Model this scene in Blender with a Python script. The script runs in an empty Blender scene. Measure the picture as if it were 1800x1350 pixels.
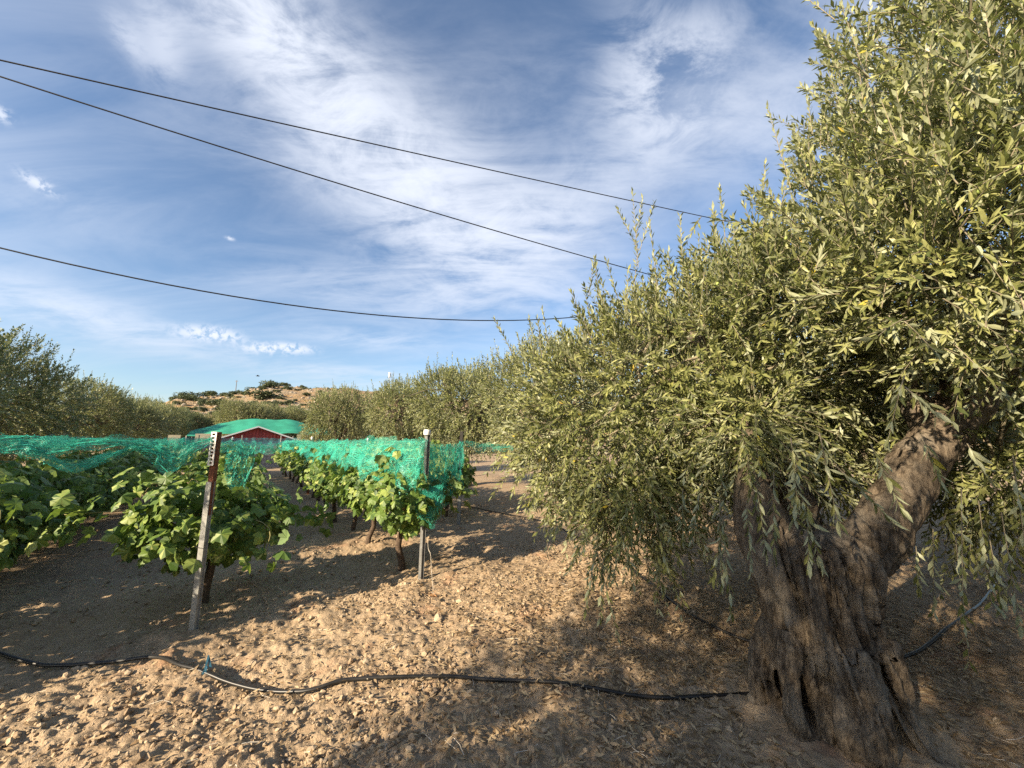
import bpy, bmesh, math, random
import numpy as np
from mathutils import Vector, Matrix, noise as mnoise

R = math.radians
SC = bpy.context.scene
COL = SC.collection
rng = np.random.default_rng(7)
random.seed(7)

# ------------------------------------------------------------------ camera
H = 1.45
PITCH = R(8.4)
FPX = 676.0
cam_d = bpy.data.cameras.new('camera')
cam_d.sensor_width = 36.0
cam_d.lens = FPX / 1800.0 * 36.0
cam_d.clip_start = 0.05
cam_d.clip_end = 6000
cam = bpy.data.objects.new('camera', cam_d)
COL.objects.link(cam)
cam.location = (0, 0, H)
cam.rotation_euler = (R(90) + PITCH, 0, 0)
SC.camera = cam
CP, SP = math.cos(PITCH), math.sin(PITCH)


def pdir(px, py):
    dx = (px - 900) / FPX
    up = -(py - 675) / FPX
    return np.array([dx, CP - up * SP, up * CP + SP])


def on_ground(px, py, z=0.0):
    d = pdir(px, py)
    t = (z - H) / d[2]
    return np.array([d[0] * t, d[1] * t, z])


def at_y(px, py, Y):
    d = pdir(px, py)
    t = Y / d[1]
    return np.array([d[0] * t, Y, H + d[2] * t])


def depth_of(p):
    return p[1] * CP + (p[2] - H) * SP


# ------------------------------------------------------------------ light
SUN_AZ = R(46)        # the light travels to the right of straight ahead
SUN_EL = R(24)
sun_dir = Vector((math.sin(SUN_AZ) * math.cos(SUN_EL), math.cos(SUN_AZ) * math.cos(SUN_EL), -math.sin(SUN_EL)))
sd = bpy.data.lights.new('sun', 'SUN')
sd.energy = 5.0
sd.angle = R(0.55)
sd.color = (1.0, 0.83, 0.60)
sun = bpy.data.objects.new('sun', sd)
COL.objects.link(sun)
sun.rotation_euler = sun_dir.to_track_quat('-Z', 'Y').to_euler()
sun.location = (-8, -10, 9)

SKY_STRENGTH = 0.078
CLOUD_RAD = 5.4
EXPOSURE = 1.38

SC.view_settings.view_transform = 'Standard'
SC.view_settings.look = 'None'
SC.view_settings.exposure = EXPOSURE
SC.view_settings.gamma = 1
SC.view_settings.use_curve_mapping = False
SC.cycles.use_denoising = False
SC.cycles.max_bounces = 4
SC.cycles.transparent_max_bounces = 8
SC.cycles.diffuse_bounces = 2
SC.cycles.sample_clamp_indirect = 8


class NT:
    """small helper for building node graphs"""
    def __init__(self, tree):
        self.t = tree
        self.n = tree.nodes
        self.l = tree.links

    def new(self, typ, **kw):
        nd = self.n.new(typ)
        for k, v in kw.items():
            setattr(nd, k, v)
        return nd

    def put(self, sock, v):
        if isinstance(v, bpy.types.NodeSocket):
            self.l.new(v, sock)
        elif v is not None:
            sock.default_value = v

    def m(self, op, a, b=None, c=None, clamp=False):
        nd = self.n.new('ShaderNodeMath')
        nd.operation = op
        nd.use_clamp = clamp
        for i, v in enumerate((a, b, c)):
            if v is not None:
                self.put(nd.inputs[i], v)
        return nd.outputs[0]

    def vm(self, op, a, b=None):
        nd = self.n.new('ShaderNodeVectorMath')
        nd.operation = op
        self.put(nd.inputs[0], a)
        if b is not None:
            self.put(nd.inputs[1], b)
        return nd.outputs['Vector']

    def mix(self, f, a, b, mode='MIX'):
        nd = self.n.new('ShaderNodeMix')
        nd.data_type = 'RGBA'
        nd.blend_type = mode
        self.put(nd.inputs[0], f)
        self.put(nd.inputs[6], a)
        self.put(nd.inputs[7], b)
        return nd.outputs[2]

    def noise(self, vec, scale, detail=4, rough=0.55, dist=0.0, out='Fac'):
        nd = self.n.new('ShaderNodeTexNoise')
        self.put(nd.inputs['Vector'], vec)
        nd.inputs['Scale'].default_value = scale
        nd.inputs['Detail'].default_value = detail
        nd.inputs['Roughness'].default_value = rough
        nd.inputs['Distortion'].default_value = dist
        return nd.outputs[out]

    def smooth(self, v, lo, hi, a=0.0, b=1.0):
        nd = self.n.new('ShaderNodeMapRange')
        nd.interpolation_type = 'SMOOTHSTEP'
        self.put(nd.inputs[0], v)
        for i, x in enumerate((lo, hi, a, b)):
            nd.inputs[i + 1].default_value = x
        return nd.outputs[0]

    def comb(self, x, y, z):
        nd = self.n.new('ShaderNodeCombineXYZ')
        for i, v in enumerate((x, y, z)):
            self.put(nd.inputs[i], v)
        return nd.outputs[0]


# ------------------------------------------------------------------ sky
world = bpy.data.worlds.new('World')
SC.world = world
world.use_nodes = True
world.cycles.sampling_method = 'MANUAL'
world.cycles.sample_map_resolution = 512
w = NT(world.node_tree)
w.n.clear()
sky = w.new('ShaderNodeTexSky', sky_type='NISHITA')
sky.sun_disc = False
sky.sun_elevation = SUN_EL
sky.sun_rotation = R(180) + SUN_AZ
sky.air_density = 1.0
sky.dust_density = 0.9
sky.ozone_density = 2.8
tc = w.new('ShaderNodeTexCoord')
D = tc.outputs['Generated']
sx = w.new('ShaderNodeSeparateXYZ')
w.l.new(D, sx.inputs[0])
dx_, dy_, dz_ = sx.outputs
az = w.m('MULTIPLY', w.m('ARCTAN2', dx_, dy_), 57.2958)
el = w.m('MULTIPLY', w.m('ARCSINE', dz_), 57.2958)
zz = w.m('ADD', w.m('MAXIMUM', dz_, 0.0), 0.16)
plane = w.comb(w.m('DIVIDE', dx_, zz), w.m('DIVIDE', dy_, zz), 0.0)


def azel(px, py):
    d = pdir(px, py)
    d = d / np.linalg.norm(d)
    return math.degrees(math.atan2(d[0], d[1])), math.degrees(math.asin(d[2]))


def rotated(vec, ang, sxy):
    nd = w.new('ShaderNodeMapping')
    w.l.new(vec, nd.inputs[0])
    nd.inputs['Rotation'].default_value = (0, 0, R(ang))
    nd.inputs['Scale'].default_value = (sxy[0], sxy[1], 1)
    return nd.outputs[0]


wisp = w.noise(rotated(plane, 35, (0.8, 2.2)), 1.5, 7, 0.62, 0.9)
fine = w.noise(rotated(plane, 20, (1.0, 1.5)), 4.5, 8, 0.66, 0.5)
puff = w.noise(D, 75, 6, 0.62, 0.2)
broad = w.noise(plane, 0.55, 3, 0.5, 0.3)


def blob(px, py, wx, wy, ang):
    """soft elliptical bank of cloud round a direction; wx, wy in degrees"""
    a0, e0 = azel(px, py)
    ca, sa = math.cos(R(ang)), math.sin(R(ang))
    u = w.m('MULTIPLY', w.m('SUBTRACT', az, a0), math.cos(R(e0)))
    v = w.m('SUBTRACT', el, e0)
    uu = w.m('DIVIDE', w.m('ADD', w.m('MULTIPLY', u, ca), w.m('MULTIPLY', v, sa)), wx)
    vv = w.m('DIVIDE', w.m('SUBTRACT', w.m('MULTIPLY', v, ca), w.m('MULTIPLY', u, sa)), wy)
    r2 = w.m('ADD', w.m('MULTIPLY', uu, uu), w.m('MULTIPLY', vv, vv))
    return w.m('POWER', 2.718, w.m('MULTIPLY', r2, -1.0))


total = w.smooth(w.m('MULTIPLY_ADD', broad, 0.5, w.m('MULTIPLY', wisp, 0.5)), 0.40, 0.80, 0.0, 0.30)
soft = [(740, 330, 13, 6.5, -20, 1.6), (640, 230, 12, 7, -40, .70), (880, 440, 13, 7, -5, .95), (1010, 360, 12, 4.5, 20, .60),
        (480, 60, 13, 7, -38, .45), (700, 520, 16, 3.2, 0, .50), (1290, 230, 8, 4, -15, .45), (900, 200, 14, 8, 0, .22), (90, 540, 15, 1.9, -9, .75),
        (60, 330, 8, 3, 0, .20), (640, 595, 9, 1.4, 0, .5), (600, 660, 9, 1.6, 0, .42), (1560, 60, 14, 7, 0, .55)]
for (px, py, a, b, g, s) in soft:
    total = w.m('ADD', total, w.m('MULTIPLY', blob(px, py, a, b, g), w.m('MULTIPLY', w.smooth(w.m('ADD', w.m('MULTIPLY', wisp, .55), w.m('MULTIPLY', fine, .45)), 0.30, 0.66), s)))
crisp = [(440, 25, 8, 3.6, -15, 1.0), (545, 140, 8, 3.2, -38, .75), (285, 80, 1.7, 3.4, 12, .6), (222, 65, 1.0, 1.6, 40, .5), (1150, 150, 5.2, 6.0, 20, 0.95),
         (1215, 95, 5, 2.6, 10, .55)]
for (px, py, a, b, g, s) in crisp:
    total = w.m('ADD', total, w.m('MULTIPLY', blob(px, py, a, b, g), w.m('MULTIPLY', w.smooth(fine, 0.36, 0.66), s)))
small = [(68, 323, 1.0, .45, -20, 1.2), (362, 586, 2.3, .70, 5, 1.6), (395, 592, 1.6, .5, 0, .9), (470, 613, 2.4, .55, 2, 1.5), (515, 612, 2.0, .5, 0, 1.4), (404, 419, .35, .18, 0, 1), (0, 200, .6, .5, 0, 1)]
for (px, py, a, b, g, s) in small:
    total = w.m('ADD', total, w.m('MULTIPLY', blob(px, py, a, b, g), w.m('MULTIPLY', w.smooth(puff, 0.38, 0.60), s)))
total = w.m('MULTIPLY', total, w.smooth(el, -1, 2))
total = w.m('SUBTRACT', 1.0, w.m('POWER', 2.718, w.m('MULTIPLY', total, -1.25)))
cl_col = w.mix(w.smooth(el, 0, 14), (CLOUD_RAD * 0.92, CLOUD_RAD * 0.84, CLOUD_RAD * 0.80, 1), (CLOUD_RAD * .90, CLOUD_RAD * .95, CLOUD_RAD * 1.06, 1))
skyc = w.mix(total, sky.outputs[0], cl_col)
bg = w.new('ShaderNodeBackground')
bg.inputs[1].default_value = SKY_STRENGTH
w.l.new(skyc, bg.inputs[0])
wo = w.new('ShaderNodeOutputWorld')
w.l.new(bg.outputs[0], wo.inputs[0])


# ------------------------------------------------------------------ numpy noise
def _hash(ix, iy, iz, seed):
    h = (ix.astype(np.int64) * 374761393 + iy.astype(np.int64) * 668265263 + iz.astype(np.int64) * 2147483647 + seed * 974634777) & 0xFFFFFFFF
    h = ((h ^ (h >> 13)) * 1274126177) & 0xFFFFFFFF
    h = (h ^ (h >> 16)) & 0xFFFFFFFF
    return h.astype(np.float64) / 4294967295.0


def vnoise(x, y, z=None, seed=0):
    if z is None:
        z = np.zeros_like(x)
    x0, y0, z0 = np.floor(x), np.floor(y), np.floor(z)
    fx, fy, fz = x - x0, y - y0, z - z0
    fx, fy, fz = [f * f * f * (f * (f * 6 - 15) + 10) for f in (fx, fy, fz)]
    out = 0
    for a in (0, 1):
        for b in (0, 1):
            for c in (0, 1):
                out = out + _hash(x0 + a, y0 + b, z0 + c, seed) * (fx if a else 1 - fx) * (fy if b else 1 - fy) * (fz if c else 1 - fz)
    return out * 2 - 1


def fbm(x, y, z=None, oct=4, seed=0, gain=0.5):
    s = 0
    a = 1.0
    for o in range(oct):
        s = s + a * vnoise(x * 2 ** o + 17.3 * o, y * 2 ** o - 9.1 * o, None if z is None else z * 2 ** o, seed + o)
        a *= gain
    return s


def gz_low(x, y):
    x = np.asarray(x, float)
    y = np.asarray(y, float)
    r = np.hypot(x, y)
    return 0.035 * fbm(x * .7, y * .7, oct=2, seed=3) * np.clip(1.6 - r / 25, 0, 1)


def gz(p):
    return float(gz_low(np.array([p[0]]), np.array([p[1]]))[0])


# ------------------------------------------------------------------ mesh helpers
def mesh_np(name, V, F, mat=None, smooth=False, tone=None, uv=None):
    """V (n,3); F (m,k) one face size, or list of such arrays"""
    V = np.ascontiguousarray(V, dtype=np.float32)
    Fs = F if isinstance(F, list) else [F]
    me = bpy.data.meshes.new(name)
    me.vertices.add(len(V))
    me.vertices.foreach_set('co', V.ravel())
    li = np.concatenate([f.ravel() for f in Fs]).astype(np.int32)
    tot = np.concatenate([np.full(len(f), f.shape[1]) for f in Fs]).astype(np.int32)
    st = np.concatenate([[0], np.cumsum(tot)[:-1]]).astype(np.int32)
    me.loops.add(len(li))
    me.loops.foreach_set('vertex_index', li)
    me.polygons.add(len(tot))
    me.polygons.foreach_set('loop_start', st)
    me.polygons.foreach_set('loop_total', tot)
    me.polygons.foreach_set('use_smooth', np.full(len(tot), bool(smooth)))
    if tone is not None:
        a = me.attributes.new('tone', 'FLOAT', 'FACE')
        a.data.foreach_set('value', np.ascontiguousarray(tone, dtype=np.float32))
    if uv is not None:
        u = me.uv_layers.new(name='UVMap')
        u.data.foreach_set('uv', np.ascontiguousarray(uv[li], dtype=np.float32).ravel())
    me.update(calc_edges=True)
    if mat is not None:
        me.materials.append(mat)
    return me


def link(name, me, parent=None, loc=None, rot=None, scale=None):
    o = bpy.data.objects.new(name, me)
    COL.objects.link(o)
    if parent is not None:
        o.parent = parent
    if loc is not None:
        o.location = [float(c) for c in loc]
    if rot is not None:
        o.rotation_euler = rot
    if scale is not None:
        o.scale = scale
    return o


def empty(name, loc, rz=0.0):
    o = link(name, None, loc=loc, rot=(0, 0, rz))
    o.empty_display_size = 0.2
    return o


def tag(o, label, cat, group=None):
    o['label'] = label
    o['category'] = cat
    if group:
        o['group'] = group
    return o


class MB:
    """collects pieces of ONE part"""
    def __init__(self):
        self.v = []
        self.f = {}
        self.n = 0

    def add(self, V, F):
        V = np.asarray(V, float)
        F = np.asarray(F, int)
        self.v.append(V)
        self.f.setdefault(F.shape[1], []).append(F + self.n)
        self.n += len(V)
        return self

    def box(self, c, s, rz=0.0, M=None):
        s = np.asarray(s, float) / 2
        P = np.array([[x, y, z] for x in (-1, 1) for y in (-1, 1) for z in (-1, 1)], float) * s
        if M is not None:
            P = P @ np.array(M).T
        if rz:
            ca, sa = math.cos(rz), math.sin(rz)
            P = P @ np.array([[ca, sa, 0], [-sa, ca, 0], [0, 0, 1]])
        return self.add(P + np.asarray(c, float), [[0, 1, 3, 2], [4, 6, 7, 5], [0, 4, 5, 1], [2, 3, 7, 6], [0, 2, 6, 4], [1, 5, 7, 3]])

    def tube(self, pts, rad, n=6, cap=True):
        pts = np.asarray(pts, float)
        k = len(pts)
        rad = np.full(k, rad) if np.isscalar(rad) else np.asarray(rad, float)
        tn = np.gradient(pts, axis=0)
        tn /= np.linalg.norm(tn, axis=1)[:, None] + 1e-12
        ref = np.array([0.0, 0, 1]) if abs(tn[:, 2]).mean() < .8 else np.array([1.0, 0, 0])
        s = np.cross(tn, ref)
        s /= np.linalg.norm(s, axis=1)[:, None] + 1e-12
        b = np.cross(s, tn)
        a = np.arange(n) / n * 2 * math.pi
        V = pts[:, None] + rad[:, None, None] * (np.cos(a)[None, :, None] * s[:, None] + np.sin(a)[None, :, None] * b[:, None])
        F = []
        for i in range(k - 1):
            for j in range(n):
                F.append([i * n + j, i * n + (j + 1) % n, (i + 1) * n + (j + 1) % n, (i + 1) * n + j])
        V = V.reshape(-1, 3)
        self.add(V, F)
        if cap:
            self.add(np.vstack([V[:n], pts[:1]]), [[(j + 1) % n, j, n] for j in range(n)])
            self.add(np.vstack([V[-n:], pts[-1:]]), [[j, (j + 1) % n, n] for j in range(n)])
        return self

    def mesh(self, name, mat, smooth=False):
        return mesh_np(name, np.vstack(self.v), [np.vstack(x) for x in self.f.values()], mat, smooth)

    def build(self, name, mat, parent=None, smooth=False, loc=None, rot=None):
        return link(name, self.mesh(name, mat, smooth), parent, loc, rot)


def curve_pts(P, n):
    """Catmull-Rom through the points"""
    P = np.asarray(P, float)
    Q = np.vstack([2 * P[0] - P[1], P, 2 * P[-1] - P[-2]])
    t = np.linspace(0, len(P) - 1 - 1e-9, n)
    i = t.astype(int)
    f = (t - i)[:, None]
    a, b, c, d = Q[i], Q[i + 1], Q[i + 2], Q[i + 3]
    return 0.5 * ((2 * b) + (-a + c) * f + (2 * a - 5 * b + 4 * c - d) * f ** 2 + (-a + 3 * b - 3 * c + d) * f ** 3)


def unit(v):
    return v / (np.linalg.norm(v, axis=-1, keepdims=True) + 1e-12)


# ------------------------------------------------------------------ materials
def mat_new(name):
    m = bpy.data.materials.new(name)
    m.use_nodes = True
    t = NT(m.node_tree)
    b = m.node_tree.nodes['Principled BSDF']
    return m, t, b


def simple(name, col, rough=.7, metal=0.0, var=0.25, scale=30, bump=0.0, bscale=80, coord='Object'):
    m, t, b = mat_new(name)
    c = t.new('ShaderNodeTexCoord').outputs[coord]
    n = t.noise(c, scale, 5, .6)
    t.put(b.inputs['Base Color'], t.mix(t.smooth(n, .3, .7), tuple(x * (1 - var) for x in col) + (1,), tuple(min(1, x * (1 + var)) for x in col) + (1,)))
    b.inputs['Roughness'].default_value = rough
    b.inputs['Metallic'].default_value = metal
    b.inputs['Specular IOR Level'].default_value = .3
    if bump:
        bp = t.new('ShaderNodeBump')
        bp.inputs['Strength'].default_value = 1
        bp.inputs['Distance'].default_value = bump
        t.l.new(t.noise(c, bscale, 5, .65), bp.inputs['Height'])
        t.l.new(bp.outputs[0], b.inputs['Normal'])
    return m


def leaf_mat(name, ramp, under, trans, rough=.45, tr_w=.3):
    """ramp: colours of the upper side over the per-leaf tone; under: the paler lower side"""
    m, t, b = mat_new(name)
    at = t.new('ShaderNodeAttribute')
    at.attribute_name = 'tone'
    cr = t.new('ShaderNodeValToRGB')
    cr.color_ramp.elements.remove(cr.color_ramp.elements[1])
    for i, (p, c) in enumerate(ramp):
        e = cr.color_ramp.elements[0] if i == 0 else cr.color_ramp.elements.new(p)
        e.position = p
        e.color = c + (1,)
    t.l.new(at.outputs['Fac'], cr.inputs[0])
    top = cr.outputs[0]
    g = t.new('ShaderNodeNewGeometry')
    nz = t.noise(t.new('ShaderNodeTexCoord').outputs['Object'], 60, 3)
    top = t.mix(t.m('MULTIPLY', t.smooth(nz, .3, .7), .35), top, t.mix(.5, top, (0.02, .03, .01, 1)))
    col = t.mix(t.m('MULTIPLY', g.outputs['Backfacing'], .75), top, under + (1,))
    t.put(b.inputs['Base Color'], col)
    b.inputs['Roughness'].default_value = rough
    b.inputs['Specular IOR Level'].default_value = .35
    tb = t.new('ShaderNodeBsdfTranslucent')
    t.put(tb.inputs[0], t.mix(.6, top, trans + (1,)))
    ms = t.new('ShaderNodeMixShader')
    ms.inputs[0].default_value = tr_w
    t.l.new(b.outputs[0], ms.inputs[1])
    t.l.new(tb.outputs[0], ms.inputs[2])
    t.l.new(ms.outputs[0], m.node_tree.nodes['Material Output'].inputs[0])
    return m


M = {}
M['olive_leaf'] = leaf_mat('olive_leaf', [(0.0, (.085, .105, .036)), (.45, (.205, .218, .074)), (.93, (.37, .372, .15)), (.965, (.26, .27, .08)), (.985, (.55, .45, .05)), (1.0, (.42, .30, .08))],
                           (.34, .36, .23), (.20, .26, .05), .42, .22)
M['vine_leaf'] = leaf_mat('vine_leaf', [(0.0, (.04, .09, .018)), (.5, (.115, .185, .032)), (.85, (.23, .30, .06)), (1.0, (.40, .43, .14))],
                          (.20, .28, .12), (.22, .34, .04), .5, .24)
M['shrub_leaf'] = leaf_mat('shrub_leaf', [(0.0, (.03, .045, .018)), (.6, (.06, .08, .03)), (1.0, (.13, .14, .06))], (.12, .14, .08), (.1, .14, .04), .6, .15)
M['litter'] = leaf_mat('litter', [(0.0, (.14, .09, .045)), (.6, (.28, .18, .09)), (1.0, (.50, .38, .22))], (.40, .30, .18), (.3, .2, .08), .7, .08)
M['fruit'] = simple('olive_fruit_skin', (.26, .32, .09), .35, var=.2, scale=200)
M['rust'] = simple('rust', (.16, .06, .03), .85, var=.5, scale=90, bump=.001)
M['galv'] = simple('galvanised', (.28, .28, .26), .6, .25, var=.22, scale=25)
M['galv_shaded'] = simple('galvanised_shaded', (.15, .15, .145), .65, .25, var=.25, scale=25)  # darker galvanised copy: the net's shade on the capped post, put into the colour
M['strip'] = simple('zinc_strip', (.62, .60, .58), .5, .35, var=.15, scale=40)
M['dark_metal'] = simple('dark_metal', (.05, .045, .04), .7, .3)
M['white_plastic'] = simple('white_plastic', (.72, .70, .64), .5, var=.08)
M['hose'] = simple('hose_plastic', (.020, .019, .018), .38, var=.3, scale=12)
M['cable'] = simple('cable_rubber', (.012, .012, .014), .6)
M['pole_wood'] = simple('pole_wood', (.17, .12, .08), .85, var=.35, scale=8, bump=.004, bscale=40)
M['vine_bark'] = simple('vine_bark', (.085, .06, .042), .95, var=.5, scale=70, bump=.006, bscale=60)
M['twig'] = simple('twig_bark', (.22, .19, .13), .85, var=.3, scale=40)
M['cane'] = simple('vine_cane', (.22, .20, .08), .7, var=.3, scale=40)
M['block'] = simple('concrete_block', (.34, .31, .29), .95, var=.15, scale=6, bump=.004, bscale=50)
M['mortar'] = simple('mortar', (.22, .20, .18), .95)
M['red_sheet'] = simple('red_sheet', (.46, .085, .07), .55, var=.2, scale=3)
M['cream'] = simple('cream_board', (.62, .55, .38), .7, var=.12, scale=3)
M['white_trim'] = simple('white_trim', (.72, .72, .70), .6, var=.05)
M['blue_tape'] = simple('blue_tape', (.05, .16, .24), .6)
M['string'] = simple('string', (.55, .50, .42), .9)
M['bird'] = simple('bird', (.03, .03, .03), .9)
M['rock'] = simple('hill_rock', (.26, .22, .17), .95, var=.3, scale=.4)
M['dry_grass'] = simple('dry_grass', (.42, .24, .12), .9)


def bark_mat():
    m, t, b = mat_new('olive_bark')
    c = t.new('ShaderNodeTexCoord').outputs['Object']
    mp = t.new('ShaderNodeMapping')
    t.l.new(c, mp.inputs[0])
    mp.inputs['Scale'].default_value = (1, 1, .30)
    n1 = t.noise(mp.outputs[0], 48, 9, .72, .5)
    n2 = t.noise(c, 120, 6, .65, .2)
    n3 = t.noise(c, 5, 3, .5)
    col = t.mix(t.smooth(n1, .32, .68), (.045, .034, .025, 1), (.24, .19, .135, 1))
    col = t.mix(t.m('MULTIPLY', t.smooth(n3, .45, .7), .5), col, (.30, .27, .22, 1))
    col = t.mix(t.m('MULTIPLY', t.smooth(n2, .5, .75), .5), col, (.06, .045, .03, 1))
    t.put(b.inputs['Base Color'], col)
    b.inputs['Roughness'].default_value = .92
    b.inputs['Specular IOR Level'].default_value = .15
    bp = t.new('ShaderNodeBump')
    bp.inputs['Distance'].default_value = .016
    t.l.new(t.m('ADD', t.m('MULTIPLY', n1, 1.0), t.m('MULTIPLY', n2, .4)), bp.inputs['Height'])
    t.l.new(bp.outputs[0], b.inputs['Normal'])
    return m


M['olive_bark'] = bark_mat()


def soil_mat(name='soil', clod=False):
    m, t, b = mat_new(name)
    c = t.new('ShaderNodeNewGeometry').outputs['Position']
    n1 = t.noise(c, .9, 5, .6)
    n2 = t.noise(c, 14, 6, .65)
    n3 = t.noise(c, 70, 5, .7)
    n4 = t.noise(c, 2.3, 3, .5, .5)
    col = t.mix(t.smooth(n1, .3, .7), (.29, .205, .128, 1), (.38, .285, .185, 1))
    col = t.mix(t.m('MULTIPLY', t.smooth(n4, .56, .72), .55), col, (.31, .155, .085, 1))
    col = t.mix(t.m('MULTIPLY', t.smooth(n2, .35, .7), .55), col, (.44, .345, .235, 1))
    col = t.mix(t.m('MULTIPLY', t.smooth(n3, .50, .72), .65), col, (.14, .105, .075, 1))
    if clod:
        oi = t.new('ShaderNodeNewGeometry').outputs['Random Per Island']
        col = t.mix(t.smooth(oi, .45, 1.0, 0, .42), col, (.47, .385, .28, 1))
        col = t.mix(t.smooth(oi, .45, 0.0, 0, .45), col, (.17, .125, .085, 1))
    t.put(b.inputs['Base Color'], col)
    b.inputs['Roughness'].default_value = .97
    b.inputs['Specular IOR Level'].default_value = .1
    bp = t.new('ShaderNodeBump')
    bp.inputs['Distance'].default_value = .018 if not clod else .006
    t.l.new(t.m('ADD', n2, t.m('MULTIPLY', n3, .5)), bp.inputs['Height'])
    t.l.new(bp.outputs[0], b.inputs['Normal'])
    return m


M['soil'] = soil_mat()
M['clod'] = soil_mat('soil_clod', True)


def hill_mat():
    m, t, b = mat_new('hill_ground')
    c = t.new('ShaderNodeNewGeometry').outputs['Position']
    mp = t.new('ShaderNodeMapping')
    t.l.new(c, mp.inputs[0])
    mp.inputs['Scale'].default_value = (.35, .35, 1.6)
    n1 = t.noise(mp.outputs[0], .30, 6, .65, .4)
    n2 = t.noise(c, .35, 6, .7)
    n3 = t.noise(c, .9, 4, .7)
    col = t.mix(t.smooth(n1, .35, .65), (.36, .235, .12, 1), (.30, .24, .17, 1))
    col = t.mix(t.smooth(n2, .52, .68), col, (.16, .14, .085, 1))
    col = t.mix(t.m('MULTIPLY', t.smooth(n3, .6, .75), .7), col, (.45, .40, .34, 1))
    t.put(b.inputs['Base Color'], col)
    b.inputs['Roughness'].default_value = 1
    b.inputs['Specular IOR Level'].default_value = 0
    bp = t.new('ShaderNodeBump')
    bp.inputs['Distance'].default_value = 1.0
    t.l.new(n3, bp.inputs['Height'])
    t.l.new(bp.outputs[0], b.inputs['Normal'])
    return m


M['hill'] = hill_mat()


def net_mat(name, col, cell, thread, dens=1.0):
    """woven plastic net: threads on a distorted grid, open between them"""
    m, t, b = mat_new(name)
    uv = t.new('ShaderNodeTexCoord').outputs['UV']
    wob = t.noise(uv, 9, 3, .6, 0, 'Color')
    v = t.vm('ADD', uv, t.vm('MULTIPLY', t.vm('SUBTRACT', wob, (.5, .5, .5)), (.10, .10, 0)))
    s = t.new('ShaderNodeSeparateXYZ')
    t.l.new(v, s.inputs[0])
    wn = t.noise(uv, 5, 4, .6)
    th = t.m('MULTIPLY', t.smooth(wn, .25, .8, .45, 1.9), thread / cell * dens)
    lines = []
    for d in (t.m('ADD', s.outputs[0], s.outputs[1]), t.m('SUBTRACT', s.outputs[0], s.outputs[1])):
        f = t.m('FRACT', t.m('DIVIDE', d, cell))
        lines.append(t.m('LESS_THAN', f, th))
    a = t.m('MAXIMUM', lines[0], lines[1])
    n = t.noise(uv, 3, 3)
    c = t.mix(t.smooth(n, .3, .7), tuple(x * .75 for x in col) + (1,), tuple(min(1, x * 1.25) for x in col) + (1,))
    t.put(b.inputs['Base Color'], c)
    b.inputs['Roughness'].default_value = .45
    tl = t.new('ShaderNodeBsdfTranslucent')
    t.put(tl.inputs[0], c)
    m1 = t.new('ShaderNodeMixShader')
    m1.inputs[0].default_value = .35
    t.l.new(b.outputs[0], m1.inputs[1])
    t.l.new(tl.outputs[0], m1.inputs[2])
    tr = t.new('ShaderNodeBsdfTransparent')
    m2 = t.new('ShaderNodeMixShader')
    t.l.new(a, m2.inputs[0])
    t.l.new(tr.outputs[0], m2.inputs[1])
    t.l.new(m1.outputs[0], m2.inputs[2])
    t.l.new(m2.outputs[0], m.node_tree.nodes['Material Output'].inputs[0])
    return m


M['net'] = net_mat('green_net', (.06, .50, .37), .022, .0028)
M['net_thread'] = simple('net_thread', (.06, .48, .36), .5)
M['net_back'] = net_mat('blue_net', (.10, .40, .42), .05, .012)
M['shade_cloth'] = simple('shade_cloth', (.03, .26, .17), .8, var=.18, scale=1.5)

# ------------------------------------------------------------------ ground
TRUNK = np.array([1.65, 2.25, 0.0])


def ground_mesh():
    a_f = np.arange(-66, 66.01, .2)
    a_c = np.arange(70, 291, 5.0)
    ang = np.radians(np.concatenate([a_f, a_c]))
    r = [0.25, .5, .75, 1.0, 1.15]
    while r[-1] < 3500:
        r.append(r[-1] + max(.014, .0013 * r[-1] ** 2))
        if r[-1] > 60:
            r[-1] = max(r[-1], r[-2] * 1.12)
    r = np.array(r)
    A, RR = np.meshgrid(ang, r)
    X, Y = np.sin(A) * RR, np.cos(A) * RR
    Z = gz_low(X, Y)
    fade = np.clip((14 - RR) / 8, 0, 1)
    mid = fbm(X * 3.1, Y * 3.1, oct=3, seed=11)
    lump = np.abs(fbm(X * 13, Y * 13, oct=3, seed=21))
    grit = fbm(X * 26, Y * 26, oct=3, seed=31)
    near_tr = np.exp(-((X - TRUNK[0]) ** 2 + (Y - TRUNK[1]) ** 2) / 1.2)
    Z = Z + fade * (.030 * mid + (.013 * lump + .009 * grit) * (1 - .5 * near_tr))
    Z = Z + .06 * np.exp(-((X - TRUNK[0]) ** 2 + (Y - TRUNK[1]) ** 2) / .25)
    nr, na = Z.shape
    idx = np.arange(nr * na).reshape(nr, na)
    nx = np.roll(idx, -1, axis=1)
    F = np.stack([idx[:-1], idx[1:], nx[1:], nx[:-1]], -1).reshape(-1, 4)
    V = np.stack([X, Y, Z], -1).reshape(-1, 3)
    V = np.vstack([V, [[0, 0, 0]]])
    F2 = np.stack([idx[0], nx[0], np.full(na, len(V) - 1)], -1)
    return mesh_np('ground', V, [F, F2], M['soil'], True)


ground = link('ground', ground_mesh())
ground['kind'] = 'structure'


def ico(sub):
    bm = bmesh.new()
    bmesh.ops.create_icosphere(bm, subdivisions=sub + 1 if sub else 1, radius=1)
    V = np.array([v.co[:] for v in bm.verts])
    F = np.array([[v.index for v in f.verts] for f in bm.faces])
    bm.free()
    return V, F


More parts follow.
